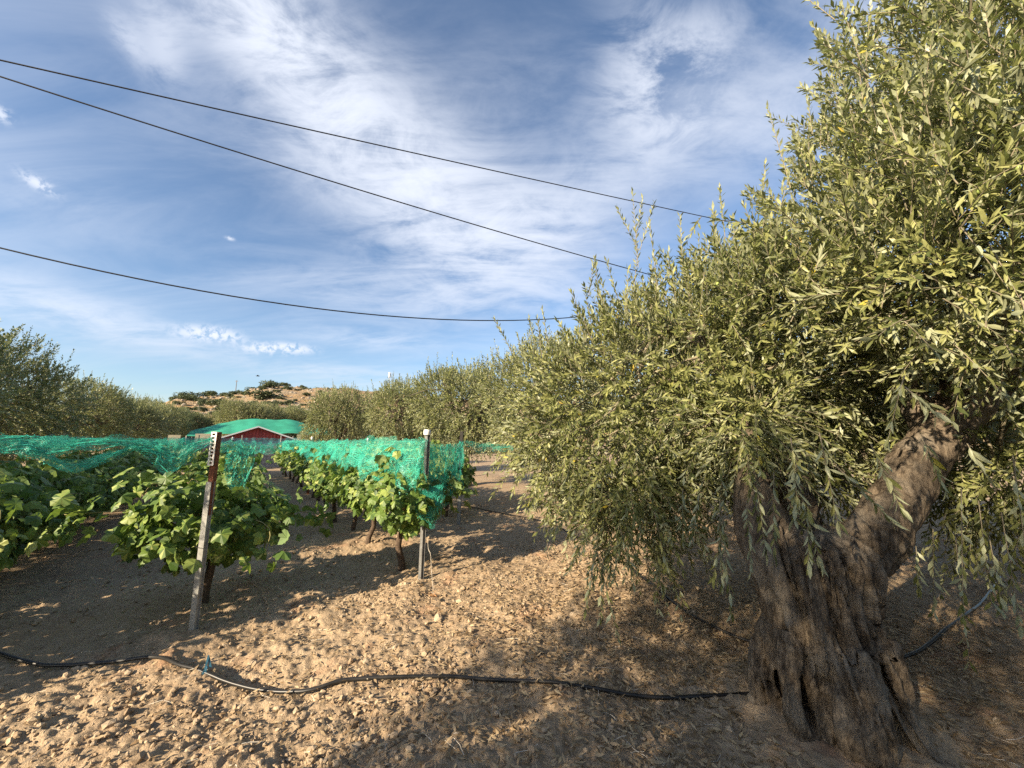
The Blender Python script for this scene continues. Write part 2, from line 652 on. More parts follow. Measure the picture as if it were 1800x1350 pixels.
def surf_z(x, y):
    """ground height with the medium lumps, for setting things down"""
    x = np.asarray(x, float)
    y = np.asarray(y, float)
    r = np.hypot(x, y)
    fade = np.clip((14 - r) / 8, 0, 1)
    return gz_low(x, y) + fade * (.030 * fbm(x * 3.1, y * 3.1, oct=3, seed=11) + .012 * np.abs(fbm(x * 13, y * 13, oct=3, seed=21)))


def clods():
    V0, F0 = ico(1)
    Vc, Fc = ico(0)
    n = 62000
    a = np.radians(rng.uniform(-63, 63, n))
    r = np.exp(rng.uniform(math.log(1.25), math.log(9.5), n))
    x, y = np.sin(a) * r, np.cos(a) * r
    patch = fbm(x * 1.3, y * 1.3, oct=3, seed=41)
    litter = np.exp(-((x - 1.2) ** 2 + (y - 2.4) ** 2) / 3.0)
    keep = rng.random(n) < np.clip(.50 + .85 * patch, .08, 1) * (1 - .45 * litter)
    x, y, r = x[keep], y[keep], r[keep]
    n = len(x)
    size = np.clip(np.exp(rng.normal(math.log(.0047), .58, n)) * (1 + .05 * r), .002, .026)
    z = surf_z(x, y) + size * .35
    nv = len(Vc)
    base = np.repeat(Vc[None], n, 0)
    base = base * (1 + rng.normal(0, .15, (n, nv, 1)))
    base = base * np.stack([rng.uniform(.8, 1.4, n), rng.uniform(.7, 1.2, n), rng.uniform(.65, 1.0, n)], -1)[:, None]
    th = rng.uniform(0, 6.28, n)
    ca, sa = np.cos(th)[:, None], np.sin(th)[:, None]
    X = base[..., 0] * ca - base[..., 1] * sa
    Y = base[..., 0] * sa + base[..., 1] * ca
    P = np.stack([X, Y, base[..., 2]], -1) * size[:, None, None] + np.stack([x, y, z], -1)[:, None]
    F = (Fc[None] + (np.arange(n) * nv)[:, None, None]).reshape(-1, 3)
    o = link('clod_rubble', mesh_np('clod_rubble', P.reshape(-1, 3), F, M['clod'], False), ground)
    o['kind'] = 'stuff'
    # the clods that show largest, one by one
    var = []
    for k in range(7):
        W = V0 * (1 + rng.normal(0, .12, (len(V0), 1))) * np.array([1.15, .95, .68])
        var.append(mesh_np('clod', W, F0, M['clod'], False))
    m = 0
    while m < 290:
        a = math.radians(rng.uniform(-56, 56))
        r = math.exp(rng.uniform(math.log(1.8), math.log(5.5)))
        x, y = math.sin(a) * r, math.cos(a) * r
        if math.hypot(x - 1.65, y - 2.25) < .5:
            continue
        pch = float(fbm(np.array([x * 1.3]), np.array([y * 1.3]), oct=3, seed=41)[0])
        if rng.random() > .5 + .6 * pch:
            continue
        s = min(.034, math.exp(rng.normal(math.log(.0125), .36))) * (1 + .04 * r)
        link('clod', var[m % 7], ground, (x, y, float(surf_z(x, y)) + s * .35), (rng.normal(0, .3), rng.normal(0, .3), rng.uniform(0, 6.28)), (s, s * rng.uniform(.75, 1.1), s * rng.uniform(.7, 1)))
        m += 1


clods()

# leaf shapes ---------------------------------------------------------------
OL8_V = np.array([[0, 0, 0], [-.112, .36, .03], [0, .36, 0], [.112, .36, .03], [-.092, .70, .012], [0, .70, -.02], [.092, .70, .012], [0, 1, -.07]])
OL8_F = np.array([[0, 2, 1], [0, 3, 2], [1, 2, 5], [1, 5, 4], [2, 3, 6], [2, 6, 5], [4, 5, 7], [5, 6, 7]])
OL2_V = np.array([[0, 0, 0], [-.14, .52, .02], [.14, .52, .02], [0, 1, -.05]])
OL2_F = np.array([[0, 2, 1], [1, 2, 3]])


def leaf_cloud(P, Dv, Nv, L, tv, tf, wmul=1.0):
    """leaves from template tv/tf at P, pointing Dv, upper side Nv"""
    Dv = unit(Dv)
    S = unit(np.cross(Dv, Nv))
    N = np.cross(S, Dv)
    V = P[:, None] + L[:, None, None] * (tv[None, :, 1, None] * Dv[:, None] + wmul * tv[None, :, 0, None] * S[:, None] + tv[None, :, 2, None] * N[:, None])
    k = len(tv)
    F = (tf[None] + (np.arange(len(P)) * k)[:, None, None]).reshape(-1, tf.shape[1])
    return V.reshape(-1, 3), F


def litter():
    n = 24000
    c = rng.normal(0, 1, (n, 2)) * np.array([1.5, 1.5]) + np.array([1.5, 3.0])
    r = np.hypot(c[:, 0], c[:, 1])
    k = (r > 1.2) & (c[:, 1] > .3)
    c = c[k]
    n2 = 2500
    a = np.radians(rng.uniform(-60, 60, n2))
    r = np.exp(rng.uniform(math.log(1.3), math.log(8), n2))
    c = np.vstack([c, np.stack([np.sin(a) * r, np.cos(a) * r], -1)])
    n = len(c)
    P = np.column_stack([c, surf_z(c[:, 0], c[:, 1]) + .018 + rng.random(n) * .01])
    th = rng.uniform(0, 6.28, n)
    Dv = np.column_stack([np.cos(th), np.sin(th), rng.normal(0, .18, n)])
    Nv = np.column_stack([rng.normal(0, .35, n), rng.normal(0, .35, n), np.where(rng.random(n) < .5, 1, -1)])
    V, F = leaf_cloud(P, Dv, Nv, rng.uniform(.03, .06, n), OL2_V, OL2_F)
    o = link('leaf_litter', mesh_np('leaf_litter', V, F, M['litter'], False, np.repeat(rng.random(n), 2)), ground)
    o['kind'] = 'stuff'
    # straw bits and twigs
    mb = MB()
    for i in range(420):
        a = math.radians(rng.uniform(-58, 62))
        r = math.exp(rng.uniform(math.log(1.5), math.log(6)))
        x, y = math.sin(a) * r, math.cos(a) * r
        th = rng.uniform(0, 6.28)
        l = rng.uniform(.03, .12)
        q = np.array([[x + math.cos(th) * l * s, y + math.sin(th) * l * s, 0] for s in (-.5, 0, .5)])
        q[1, :2] += rng.normal(0, .008, 2)
        q[:, 2] = surf_z(q[:, 0], q[:, 1]) + .02
        mb.tube(q, .0012, 3, False)
    o = mb.build('straw_litter', M['string'], ground)
    o['kind'] = 'stuff'


litter()


# ------------------------------------------------------------------ olive trees
def sample_lobes(lobes, n, shell=.62, inner=.25):
    """points in a union of ellipsoids, mostly near its outer skin; gives points and outward directions"""
    lobes = np.asarray(lobes, float)
    wgt = (lobes[:, 3] * lobes[:, 4] + lobes[:, 4] * lobes[:, 5] + lobes[:, 3] * lobes[:, 5]) * (lobes[:, 6] if lobes.shape[1] > 6 else 1)
    P, O = [], []
    got = 0
    while got < n:
        k = rng.choice(len(lobes), 4 * n, p=wgt / wgt.sum())
        d = unit(rng.normal(0, 1, (4 * n, 3)))
        rad = np.where(rng.random(4 * n) < inner, rng.uniform(.25, shell, 4 * n), rng.uniform(shell, 1.0, 4 * n))
        c, s = lobes[k, :3], lobes[k, 3:6]
        p = c + d * s * rad[:, None]
        # depth inside the other lobes
        q = (p[:, None] - lobes[None, :, :3]) / lobes[None, :, 3:6]
        deep = (np.linalg.norm(q, axis=2) < .72)
        deep[np.arange(len(k)), k] = False
        keep = ~(deep.any(1) & (rng.random(4 * n) < .85)) & (p[:, 2] > .35)
        P.append(p[keep])
        O.append(unit(d / s)[keep])
        got += keep.sum()
    return np.vstack(P)[:n], np.vstack(O)[:n]


def twigs(P, Dv, L, droop, nodes, leaf_len, spread=.85):
    """leafy twigs. returns leaf arrays and twig polylines"""
    n = len(P)
    s = np.linspace(.12, 1, nodes)
    g = np.array([0, 0, -1.0])
    pos = P[:, None] + (L[:, None] * s)[..., None] * Dv[:, None] + (L[:, None] * droop[:, None] * s ** 2)[..., None] * g
    tan = unit(Dv[:, None] + (2 * droop[:, None] * s)[..., None] * g)
    ref = unit(rng.normal(0, 1, (n, 1, 3)))
    s1 = unit(np.cross(tan, ref))
    s2 = np.cross(tan, s1)
    alt = (np.arange(nodes) % 2)[None, :, None]
    side = s1 * (1 - alt) + s2 * alt
    LP, LD, LN = [], [], []
    for sg in (-1, 1):
        sp = rng.normal(spread, .22, (n, nodes, 1))
        sp[:, -2:] *= .55
        d = unit(tan + side * sg * sp + rng.normal(0, .16, (n, nodes, 3)))
        LP.append(pos)
        LD.append(d)
        nn = tan - d * (tan * d).sum(-1, keepdims=True) + rng.normal(0, .32, (n, nodes, 3)) + np.array([0, 0, .35])
        LN.append(nn)
    LP, LD, LN = [np.concatenate([a.reshape(-1, 3) for a in q]) for q in (LP, LD, LN)]
    LL = rng.normal(1, .18, len(LP)).clip(.5, 1.4) * leaf_len
    return LP, LD, LN, LL, pos


def twig_stems(P, pos, r0=.0022):
    """thin three-sided stems for the twigs"""
    n, k, _ = pos.shape
    idx = np.unique(np.linspace(0, k - 1, 4).astype(int))
    Q = np.concatenate([P[:, None], pos[:, idx]], 1)
    m = Q.shape[1]
    t = unit(np.gradient(Q, axis=1))
    s1 = unit(np.cross(t, np.array([.3, .8, .52])))
    s2 = np.cross(t, s1)
    rr = (r0 * np.linspace(1.3, .5, m))[None, :, None, None]
    a = np.arange(3) * 2.0944
    V = Q[:, :, None] + rr * (np.cos(a)[None, None, :, None] * s1[:, :, None] + np.sin(a)[None, None, :, None] * s2[:, :, None])
    i = np.arange(m - 1)[:, None]
    j = np.arange(3)[None]
    F = np.stack([i * 3 + j, i * 3 + (j + 1) % 3, (i + 1) * 3 + (j + 1) % 3, (i + 1) * 3 + j], -1).reshape(-1, 4)
    F = (F[None] + (np.arange(n) * m * 3)[:, None, None]).reshape(-1, 4)
    return V.reshape(-1, 3), F


def twig_dirs(P, O, ctr_z, up_w=.9, droop_w=.8, spread_z=.9):
    h = np.clip((P[:, 2] - ctr_z) / spread_z, -1, 1)
    d = unit(O * .9 + np.array([0, 0, 1.0]) * (np.clip(h + .25, 0, 1) * up_w)[:, None] + rng.normal(0, .38, O.shape))
    droop = np.clip(.25 - .45 * h, .05, droop_w) * rng.uniform(.6, 1.3, len(P))
    return d, droop


def branch_tubes(mb, starts, ends, r0, r1, n=5, sag=.12):
    for a, b in zip(starts, ends):
        a = np.asarray(a, float)
        b = np.asarray(b, float)
        l = np.linalg.norm(b - a)
        m1 = a * .66 + b * .34 + rng.normal(0, .05 * l, 3) + np.array([0, 0, sag * l])
        m2 = a * .33 + b * .67 + rng.normal(0, .05 * l, 3) + np.array([0, 0, sag * l])
        mb.tube(curve_pts([a, m1, m2, b], 9), np.linspace(r0, r1, 9), n, False)


def remeshed(mb, voxel):
    me = mb.mesh('tmp', None)
    o = link('tmp', me)
    md = o.modifiers.new('r', 'REMESH')
    md.mode = 'VOXEL'
    md.voxel_size = voxel
    dg = bpy.context.evaluated_depsgraph_get()
    ev = o.evaluated_get(dg)
    m2 = bpy.data.meshes.new_from_object(ev)
    V = np.empty(len(m2.vertices) * 3, np.float32)
    m2.vertices.foreach_get('co', V)
    N = np.empty(len(m2.vertices) * 3, np.float32)
    m2.vertices.foreach_get('normal', N)
    F = np.array([list(p.vertices) + ([p.vertices[-1]] if len(p.vertices) == 3 else []) for p in m2.polygons])
    bpy.data.objects.remove(o)
    bpy.data.meshes.remove(me)
    bpy.data.meshes.remove(m2)
    return V.reshape(-1, 3).astype(float), N.reshape(-1, 3).astype(float), F


def near_olive():
    B = TRUNK
    root = empty('olive_tree', (B[0], B[1], 0))
    tag(root, 'large old olive tree with gnarled forked trunk filling the right side', 'olive tree', 'olive trees')
    # trunk: stems fused into one gnarled surface
    mb = MB()
    T = lambda px, py, Y: at_y(px, py, Y)
    ax = np.array([[1.68, 2.28, -.20], [1.66, 2.26, .0], [1.65, 2.25, .18], [1.66, 2.25, .42], [1.68, 2.25, .64], [1.70, 2.25, .84], [1.72, 2.25, .96]])
    mb.tube(curve_pts(ax, 22), np.interp(np.linspace(0, 1, 22), [0, .12, .25, .4, .6, .8, .92, 1], [.37, .335, .275, .25, .245, .27, .24, .15]), 28)
    for (a, l, r) in ((-2.6, .36, .11), (-.75, .44, .12), (-1.65, .30, .12), (-3.4, .34, .10), (.4, .42, .10), (2.0, .40, .1)):
        d = np.array([math.cos(a), math.sin(a), 0])
        c0 = np.array([1.66, 2.25, 0])
        mb.tube(curve_pts([c0 + d * .17 + [0, 0, .42], c0 + d * .27 + [0, 0, .16], c0 + d * (l * .78) + [0, 0, .02], c0 + d * (l + .1) + [0, 0, -.12]], 10), np.linspace(r * 1.1, r * .55, 10), 10)
    limbs = {
        'left': ([[1.58, 2.25, .55], T(1368, 975, 2.25), T(1338, 905, 2.29), T(1318, 815, 2.45), T(1300, 715, 2.7), T(1250, 620, 2.95), T(1190, 570, 3.15)], [.17, .15, .115, .085, .065, .045, .025]),
        'right': ([[1.80, 2.25, .60], T(1500, 985, 2.27), T(1560, 900, 2.3), T(1612, 820, 2.33), T(1665, 745, 2.36), T(1700, 640, 2.5), T(1690, 480, 2.7), T(1650, 330, 2.9)], [.17, .165, .135, .125, .125, .095, .07, .04]),
        'far': ([T(1655, 770, 2.36), T(1720, 700, 2.3), T(1800, 640, 2.3), T(1880, 520, 2.4)], [.115, .10, .085, .05]),
        'fork': ([T(1640, 770, 2.36), T(1600, 690, 2.5), T(1550, 610, 2.8), T(1480, 480, 3.1)], [.09, .075, .06, .04]),
        'back': ([[1.78, 2.4, .75], [1.95, 2.75, 1.15], [2.2, 3.2, 1.8], [2.4, 3.6, 2.6]], [.14, .11, .08, .04]),
    }
    for p, r in limbs.values():
        n = 5 * len(p)
        mb.tube(curve_pts(p, n), np.interp(np.linspace(0, 1, n), np.linspace(0, 1, len(r)), r), 14)
    V, N, F = remeshed(mb, .0105)
    # fluting, furrows and lumps along the grain
    c = V - np.array([1.66, 2.25, 0])
    low = np.clip((1.25 - V[:, 2]) / .5, 0, 1)
    th = np.arctan2(c[:, 1], c[:, 0]) + .55 * V[:, 2]
    cx, cy = np.cos(th), np.sin(th)
    flute = fbm(cx * 3.4, cy * 3.4, V[:, 2] * .9, oct=4, seed=5, gain=.6)
    crease = 1 - np.abs(fbm(cx * 4.2 + .15 * flute, cy * 4.2, V[:, 2] * 1.1, oct=3, seed=9))
    rough = -np.abs(fbm(V[:, 0] * 20, V[:, 1] * 20, V[:, 2] * 5, oct=3, seed=15)) * 1.6 + .6
    lump = fbm(V[:, 0] * 5, V[:, 1] * 5, V[:, 2] * 4, oct=2, seed=19)
    foot = .35 + .65 * np.clip((V[:, 2] - .05) / .3, 0, 1)
    disp = low * (.034 * flute - .062 * foot * np.clip(crease - .66, 0, 1) / .34) + .013 * rough + .018 * lump
    # hollow slit low on the front
    h = T(1411, 1235, 2.10)
    e = ((V[:, 0] - h[0]) / .034) ** 2 + ((V[:, 2] - h[2]) / .115) ** 2
    V = V + N * disp[:, None]
    e = ((V[:, 0] - h[0]) / .026) ** 2 + ((V[:, 2] - h[2]) / .10) ** 2
    V = V + np.where((V[:, 1] < 2.25)[:, None], np.exp(-e ** 2)[:, None] * np.array([.07, .20, 0]), 0)
    trunk = link('trunk', mesh_np('trunk', V - B, F, M['olive_bark'], True), root)
    # branches out to the crown
    lobes = np.array([
        # x, y, z, rx, ry, rz, weight
        [.98, 3.25, 1.66, .84, .66, .80, 1.0],
        [.56, 3.38, 1.52, .56, .52, .66, .9],
        [1.75, 3.05, 2.10, 1.00, .85, .72, 1.0],
        [1.30, 3.30, 1.95, .90, .80, .68, .9],
        [2.65, 2.45, 2.75, .85, .85, .95, 1.0],
        [2.85, 1.75, 2.75, .80, .62, 1.00, 1.25],
        [2.40, 1.85, 2.35, .72, .55, .52, 1.3],
        [3.20, 2.30, 3.90, .95, 1.0, .95, .9],
        [1.85, 2.45, 2.40, .60, .50, .32, 1.0],
        [.90, 3.05, 1.04, .46, .40, .36, 1.2],
        [2.60, 3.70, 2.30, 1.25, 1.05, 1.00, .8],
        [3.15, 2.45, 1.35, .55, .65, .60, 1.1],
        [1.30, 3.00, 1.72, .50, .45, .36, 1.0],
        [1.46, 2.40, 1.55, .26, .24, .28, 1.3],
        [1.75, 3.45, 1.85, .80, .45, .60, 1.0],
        [2.30, 3.30, 1.35, .60, .45, .55, .9],
    ])
    mb = MB()
    tips, _ = sample_lobes(lobes[:, :7], 150, .5, .5)
    ends = np.vstack([np.asarray(p[-3:]) for p, r in limbs.values()])
    st = [ends[np.argmin(np.linalg.norm(ends - t, axis=1) + rng.random(len(ends)) * .35)] for t in tips]
    branch_tubes(mb, st, tips, .016, .004, 5, .02)
    link('branches', mesh_np('branches', np.vstack(mb.v) - B, [np.vstack(x) for x in mb.f.values()], M['twig'], True), root)

    P, O = sample_lobes(lobes, 8600, .60, .34)
    d, droop = twig_dirs(P, O, 1.75, .95, .9, 1.0)
    L = rng.uniform(.16, .34, len(P)) * np.where(P[:, 2] < 1.5, .95, 1)
    sets = [twigs(P, d, L, droop, 11, .058)]
    stems = [twig_stems(P, sets[0][4])]
    # upright shoots along the top of the crown
    k = np.where((O[:, 2] > .35) & (P[:, 2] > 1.9))[0]
    k = rng.choice(k, 190, replace=False)
    Ps = P[k] + O[k] * .12
    ds = unit(np.array([0, 0, 1.0]) + O[k] * .30 + rng.normal(0, .20, (len(k), 3)))
    sh = twigs(Ps, ds, rng.uniform(.25, .50, len(k)), np.full(len(k), .03), 13, .052, .62)
    sets.append(sh)
    stems.append(twig_stems(Ps, sh[4], .003))
    # the shoots and hanging sprigs that stand clear in the picture
    free = [(T(1122, 470, 2.9), T(1112, 335, 2.9)), (T(1122, 440, 2.9), T(1085, 365, 2.9)), (T(1125, 440, 2.9), T(1150, 355, 2.9)), (T(1118, 420, 2.9), T(1130, 350, 2.92)),
            (T(1200, 470, 2.8), T(1195, 380, 2.8)), (T(1240, 460, 2.7), T(1258, 375, 2.7)), (T(1275, 420, 2.6), T(1265, 330, 2.6)), (T(1035, 520, 3.0), T(1045, 455, 3.0)), (T(1390, 330, 2.3), T(1350, 190, 2.3)),
            (T(1420, 300, 2.3), T(1395, 230, 2.3)), (T(1500, 260, 2.1), T(1455, 120, 2.1)), (T(1500, 200, 2.1), T(1450, 60, 2.1)), (T(1520, 150, 2.1), T(1530, 0, 2.1)), (T(1520, 200, 2.1), T(1500, 40, 2.1)), (T(1530, 160, 2.05), T(1480, 10, 2.05)),
            (T(900, 620, 3.3), T(870, 560, 3.3)), (T(940, 600, 3.3), T(930, 560, 3.3))]
    hang = [(T(1268, 900, 2.0), T(1285, 1060, 1.97)), (T(1265, 880, 2.0), T(1268, 1010, 2.0)), (T(1275, 900, 2.0), T(1255, 1000, 2.0)), (T(1312, 880, 2.0), T(1320, 990, 2.0)), (T(1050, 970, 2.5), T(1085, 1105, 2.45)), (T(1045, 980, 2.5), T(1030, 1060, 2.5)),
            (T(1060, 980, 2.5), T(1055, 1075, 2.5)), (T(1090, 930, 2.5), T(1110, 1000, 2.5)), (T(1390, 770, 1.75), T(1400, 870, 1.7)), (T(1400, 800, 1.8), T(1395, 900, 1.8)), (T(1440, 760, 1.7), T(1470, 900, 1.7)), (T(1400, 840, 1.8), T(1440, 975, 1.78)), (T(1470, 820, 1.7), T(1560, 900, 1.65)),
            (T(1360, 830, 1.9), T(1360, 960, 1.88)), (T(1420, 880, 1.8), T(1420, 985, 1.78)), (T(1330, 850, 2.0), T(1345, 960, 2.0)), (T(1530, 780, 1.6), T(1580, 880, 1.55)), (T(1590, 680, 1.45), T(1640, 720, 1.4)), (T(1590, 660, 1.4), T(1560, 760, 1.4)),
            (T(1690, 860, 1.9), T(1690, 1060, 1.85)), (T(1720, 880, 1.9), T(1740, 1040, 1.85)), (T(1640, 930, 2.1), T(1640, 1060, 2.1)), (T(1680, 950, 2.0), T(1700, 1140, 2.0)), (T(1760, 900, 1.8), T(1790, 1080, 1.8)), (T(1610, 960, 2.1), T(1615, 1030, 2.1)),
            (T(1620, 770, 1.75), T(1660, 850, 1.7)), (T(1700, 780, 1.7), T(1730, 830, 1.7)), (T(1780, 800, 1.7), T(1800, 950, 1.7)), (T(1740, 950, 1.85), T(1760, 1060, 1.85)), (T(1230, 870, 2.2), T(1215, 940, 2.2)), (T(1200, 860, 2.3), T(1200, 930, 2.3)), (T(1150, 900, 2.4), T(1170, 985, 2.4))]
    # sprays of leaves held out towards the camera
    spray = []
    for i in range(130):
        px, py = rng.uniform(1220, 1820), 0
        py = rng.uniform(60 if px > 1500 else 380, 570) if px < 1560 else rng.uniform(20, 620)
        Y = np.interp(px, [1220, 1500, 1800], [2.5, 1.75, 1.28]) * rng.uniform(.92, 1.12)
        a = T(px, py, Y)
        b = a + np.array([rng.normal(-.05, .16), rng.normal(-.06, .06), rng.normal(.0, .12)])
        spray.append((a, b))
    for grp, dr, nn, ll in ((free, .02, 15, .050), (hang, .10, 11, .058), (spray, .12, 8, .056)):
        a = np.array([g[0] for g in grp])
        b = np.array([g[1] for g in grp])
        l = np.linalg.norm(b - a, axis=1)
        s = twigs(a, unit(b - a), l, np.full(len(a), dr), nn, ll, .62 if grp is not hang else .5)
        sets.append(s)
        stems.append(twig_stems(a, s[4], .0028))
    LP, LD, LN, LL = [np.concatenate([s[i] for s in sets]) for i in range(4)]
    keep = np.linalg.norm(LP - np.array([0, 0, H]), axis=1) > 1.05
    LP, LD, LN, LL = LP[keep], LD[keep], LN[keep], LL[keep]
    n = len(LP)
    tone = np.clip(.42 + .22 * rng.normal(0, 1, n) + .18 * fbm(LP[:, 0] * 2, LP[:, 1] * 2, LP[:, 2] * 2, oct=2, seed=77), 0, .93)
    yel = rng.random(n) < .006
    tone[yel] = rng.uniform(.96, 1.0, yel.sum())
    rel = LP - np.array([0, 0, H])
    dep = rel[:, 1] * CP + rel[:, 2] * SP
    upv = -rel[:, 1] * SP + rel[:, 2] * CP
    px = 900 + FPX * rel[:, 0] / dep
    py = 675 - FPX * upv / dep
    inv = (dep > .3) & (px > 0) & (px < 1795) & (py > 0) & (py < 1345)
    dist = np.linalg.norm(rel, axis=1)
    # how square each leaf stands to the camera
    flat = np.abs((unit(np.cross(np.cross(LD, LN), LD)) * unit(rel)).sum(1))
    score = np.where(inv, (LL * (0.4 + flat)) / dep, -1)
    order = np.argsort(-score)
    big = order[:300]
    rest_near = order[300:][dist[order[300:]] < 2.7]
    rest_far = order[300:][dist[order[300:]] >= 2.7]
    Va, Fa = leaf_cloud(LP[rest_near], LD[rest_near], LN[rest_near], LL[rest_near], OL8_V, OL8_F)
    Vb, Fb = leaf_cloud(LP[rest_far], LD[rest_far], LN[rest_far], LL[rest_far], OL2_V, OL2_F)
    V = np.vstack([Va, Vb]) - B
    F = np.vstack([Fa, Fb + len(Va)])
    tn = np.concatenate([np.repeat(tone[rest_near], 8), np.repeat(tone[rest_far], 2)])
    crown = link('crown', mesh_np('crown', V, F, M['olive_leaf'], False, tn), root)
    crown['kind'] = 'stuff'
    SV, SF, off = [], [], 0
    for v, f in stems:
        SV.append(v)
        SF.append(f + off)
        off += len(v)
    o = link('twigs', mesh_np('twigs', np.vstack(SV) - B, np.vstack(SF), M['twig'], True), root)
    o['kind'] = 'stuff'
    # the leaves that show largest, one by one
    var = []
    for k in range(10):
        W = OL8_V.copy()
        W[:, 0] *= rng.uniform(.85, 1.2)
        W[:, 2] *= rng.uniform(.2, 2.2)
        tv = float(rng.uniform(.25, .9)) if k else .98
        var.append(mesh_np('leaf', W, OL8_F, M['olive_leaf'], False, np.full(8, tv)))
    for q, i in enumerate(big):
        dd = unit(LD[i])
        ss = unit(np.cross(dd, LN[i]))
        nn = np.cross(ss, dd)
        mt = Matrix(((ss[0], dd[0], nn[0]), (ss[1], dd[1], nn[1]), (ss[2], dd[2], nn[2])))
        v = 0 if rng.random() < .02 else 1 + q % 9
        link('leaf', var[v], crown, LP[i] - B, mt.to_euler(), (LL[i],) * 3)
    # unripe fruit
    V0, F0 = ico(1)
    fm = mesh_np('olive_fruit', V0 * np.array([.0075, .0075, .0098]), F0, M['fruit'], True)
    sel = order[300:12000]
    sel = sel[(LP[sel][:, 2] > 1.6)]
    for i in rng.choice(sel, 90, replace=False):
        s = rng.uniform(.8, 1.15)
        link('olive_fruit', fm, crown, LP[i] - B + rng.normal(0, .006, 3) + [0, 0, -.012], (rng.normal(0, .3), rng.normal(0, .3), 0), (s, s, s))
    print('near olive leaves', n)
    return root


def olive_variant(seed, n_tw=2500, leaf=.064, hgt=3.5, rad=1.45, low=.85):
    """crown, twigs and trunk meshes of a smaller olive, base at the origin"""
    global rng
    keep = rng
    rng = np.random.default_rng(seed)
    cz = (hgt + low) / 2
    lobes = [[0, 0, cz, rad * .82, rad * .82, (hgt - low) / 2 * .9, 1]]
    for k in range(8):
        a = k * .785 + rng.normal(0, .25)
        rr = rad * rng.uniform(.42, .62)
        s = rad * rng.uniform(.40, .58)
        lobes.append([math.cos(a) * rr, math.sin(a) * rr, cz + rng.normal(-.05, .34), s, s, s * rng.uniform(.85, 1.2), 1])
    lobes = np.array(lobes)
    P, O = sample_lobes(lobes, n_tw, .66, .28)
    d, droop = twig_dirs(P, O, cz - .1, .95, .8, 1.0)
    s0 = twigs(P, d, rng.uniform(.18, .38, n_tw), droop, 9, leaf)
    k = rng.choice(np.where(O[:, 2] > .3)[0], 110)
    Ps = P[k] + O[k] * .1
    s1 = twigs(Ps, unit(np.array([0, 0, 1.0]) + O[k] * .25 + rng.normal(0, .18, (110, 3))), rng.uniform(.25, .62, 110), np.full(110, .02), 11, leaf * .9, .6)
    LP, LD, LN, LL = [np.concatenate([s0[i], s1[i]]) for i in range(4)]
    V, F = leaf_cloud(LP, LD, LN, LL, OL2_V, OL2_F, 1.3)
    tone = np.clip(.45 + .22 * rng.normal(0, 1, len(LP)) + .2 * fbm(LP[:, 0] * 1.5, LP[:, 1] * 1.5, LP[:, 2] * 1.5, oct=2, seed=seed), 0, .93)
    crown = mesh_np('crown', V, F, M['olive_leaf'], False, np.repeat(tone, 2))
    v1, f1 = twig_stems(P, s0[4], .003)
    v2, f2 = twig_stems(Ps, s1[4], .003)
    tw = mesh_np('twigs', np.vstack([v1, v2]), np.vstack([f1, f2 + len(v1)]), M['twig'], True)
    mb = MB()
    lean = rng.normal(0, .08, 2)
    top = np.array([lean[0], lean[1], low + .05])
    mb.tube(curve_pts([[0, 0, -.12], [0, 0, .05], [lean[0] * .5 + .03, lean[1] * .5, .5], top], 10), np.linspace(.21, .14, 10) + .05 * np.exp(-np.linspace(0, 6, 10)), 10)
    st, en = [], []
    for k in range(5):
        a = k * 1.2566 + rng.normal(0, .2)
        e = np.array([math.cos(a) * rad * .5, math.sin(a) * rad * .5, cz + rng.normal(.2, .2)])
        mb.tube(curve_pts([top + [0, 0, -.12], top * .6 + e * .4 + [0, 0, .05], e], 8), np.linspace(.10, .035, 8), 7, False)
        for q in range(9):
            st.append(top * .35 + e * .65)
            en.append(lobes[rng.integers(len(lobes)), :3] + rng.normal(0, .35, 3))
    branch_tubes(mb, st, en, .025, .007, 4)
    tk = mb.mesh('trunk', M['olive_bark'], True)
    rng = keep
    return {'trunk': tk, 'crown': crown, 'twigs': tw}


def place_olive(var, x, y, rz, s, label, group='olive trees'):
    root = empty('olive_tree', (x, y, gz((x, y)) - .02), rz)
    root.scale = (s, s, s)
    tag(root, label, 'olive tree', group)
    for k, me in var.items():
        o = link(k, me, root)
        if k != 'trunk':
            o['kind'] = 'stuff'
    return root


# vineyard frame: rows run to a point left of straight ahead
RA = R(34.8)
ROW = np.array([-math.sin(RA), math.cos(RA), 0])
PER = np.array([math.cos(RA), math.sin(RA), 0])


def vy(perp, along, z=0.0):
    return PER * perp + ROW * along + np.array([0, 0, z])


near_olive()
OV = [olive_variant(101), olive_variant(102), olive_variant(103, hgt=3.7, rad=1.55), olive_variant(104, n_tw=3400, leaf=.060, hgt=3.8, rad=1.7, low=.65)]
right_row = [
    (6.6, 3.9, 3, 1.05, 'olive tree standing close behind the near olive, left of its trunk'),
    (6.3, 7.4, 2, 1.10, 'olive tree behind the net-draped end posts, first of the right line past the near tree'),
    (6.2, 11.6, 0, 1.18, 'olive tree just right of the slim white antenna mast tip'),
    (6.2, 17.4, 1, 1.25, 'olive tree behind the net, second from the canopy in the right line'),
    (6.8, -.6, 3, 1.0, 'sunlit olive tree cut by the right edge, behind the forked trunk'),
    (4.5, 23.2, 2, 1.22, 'olive tree at the far end of the right line, overlapping the green canopy'),
    (11.2, 2.6, 0, 1.0, 'olive tree far behind the forked trunk, seen through its branches'),
    (11.0, 7.0, 1, 1.0, 'olive tree in the back right line, hidden by the near crown'),
]
for i, (p, a, v, s, lab) in enumerate(right_row):
    q = vy(p, a)
    place_olive(OV[v], q[0], q[1], i * 1.9, s, lab)
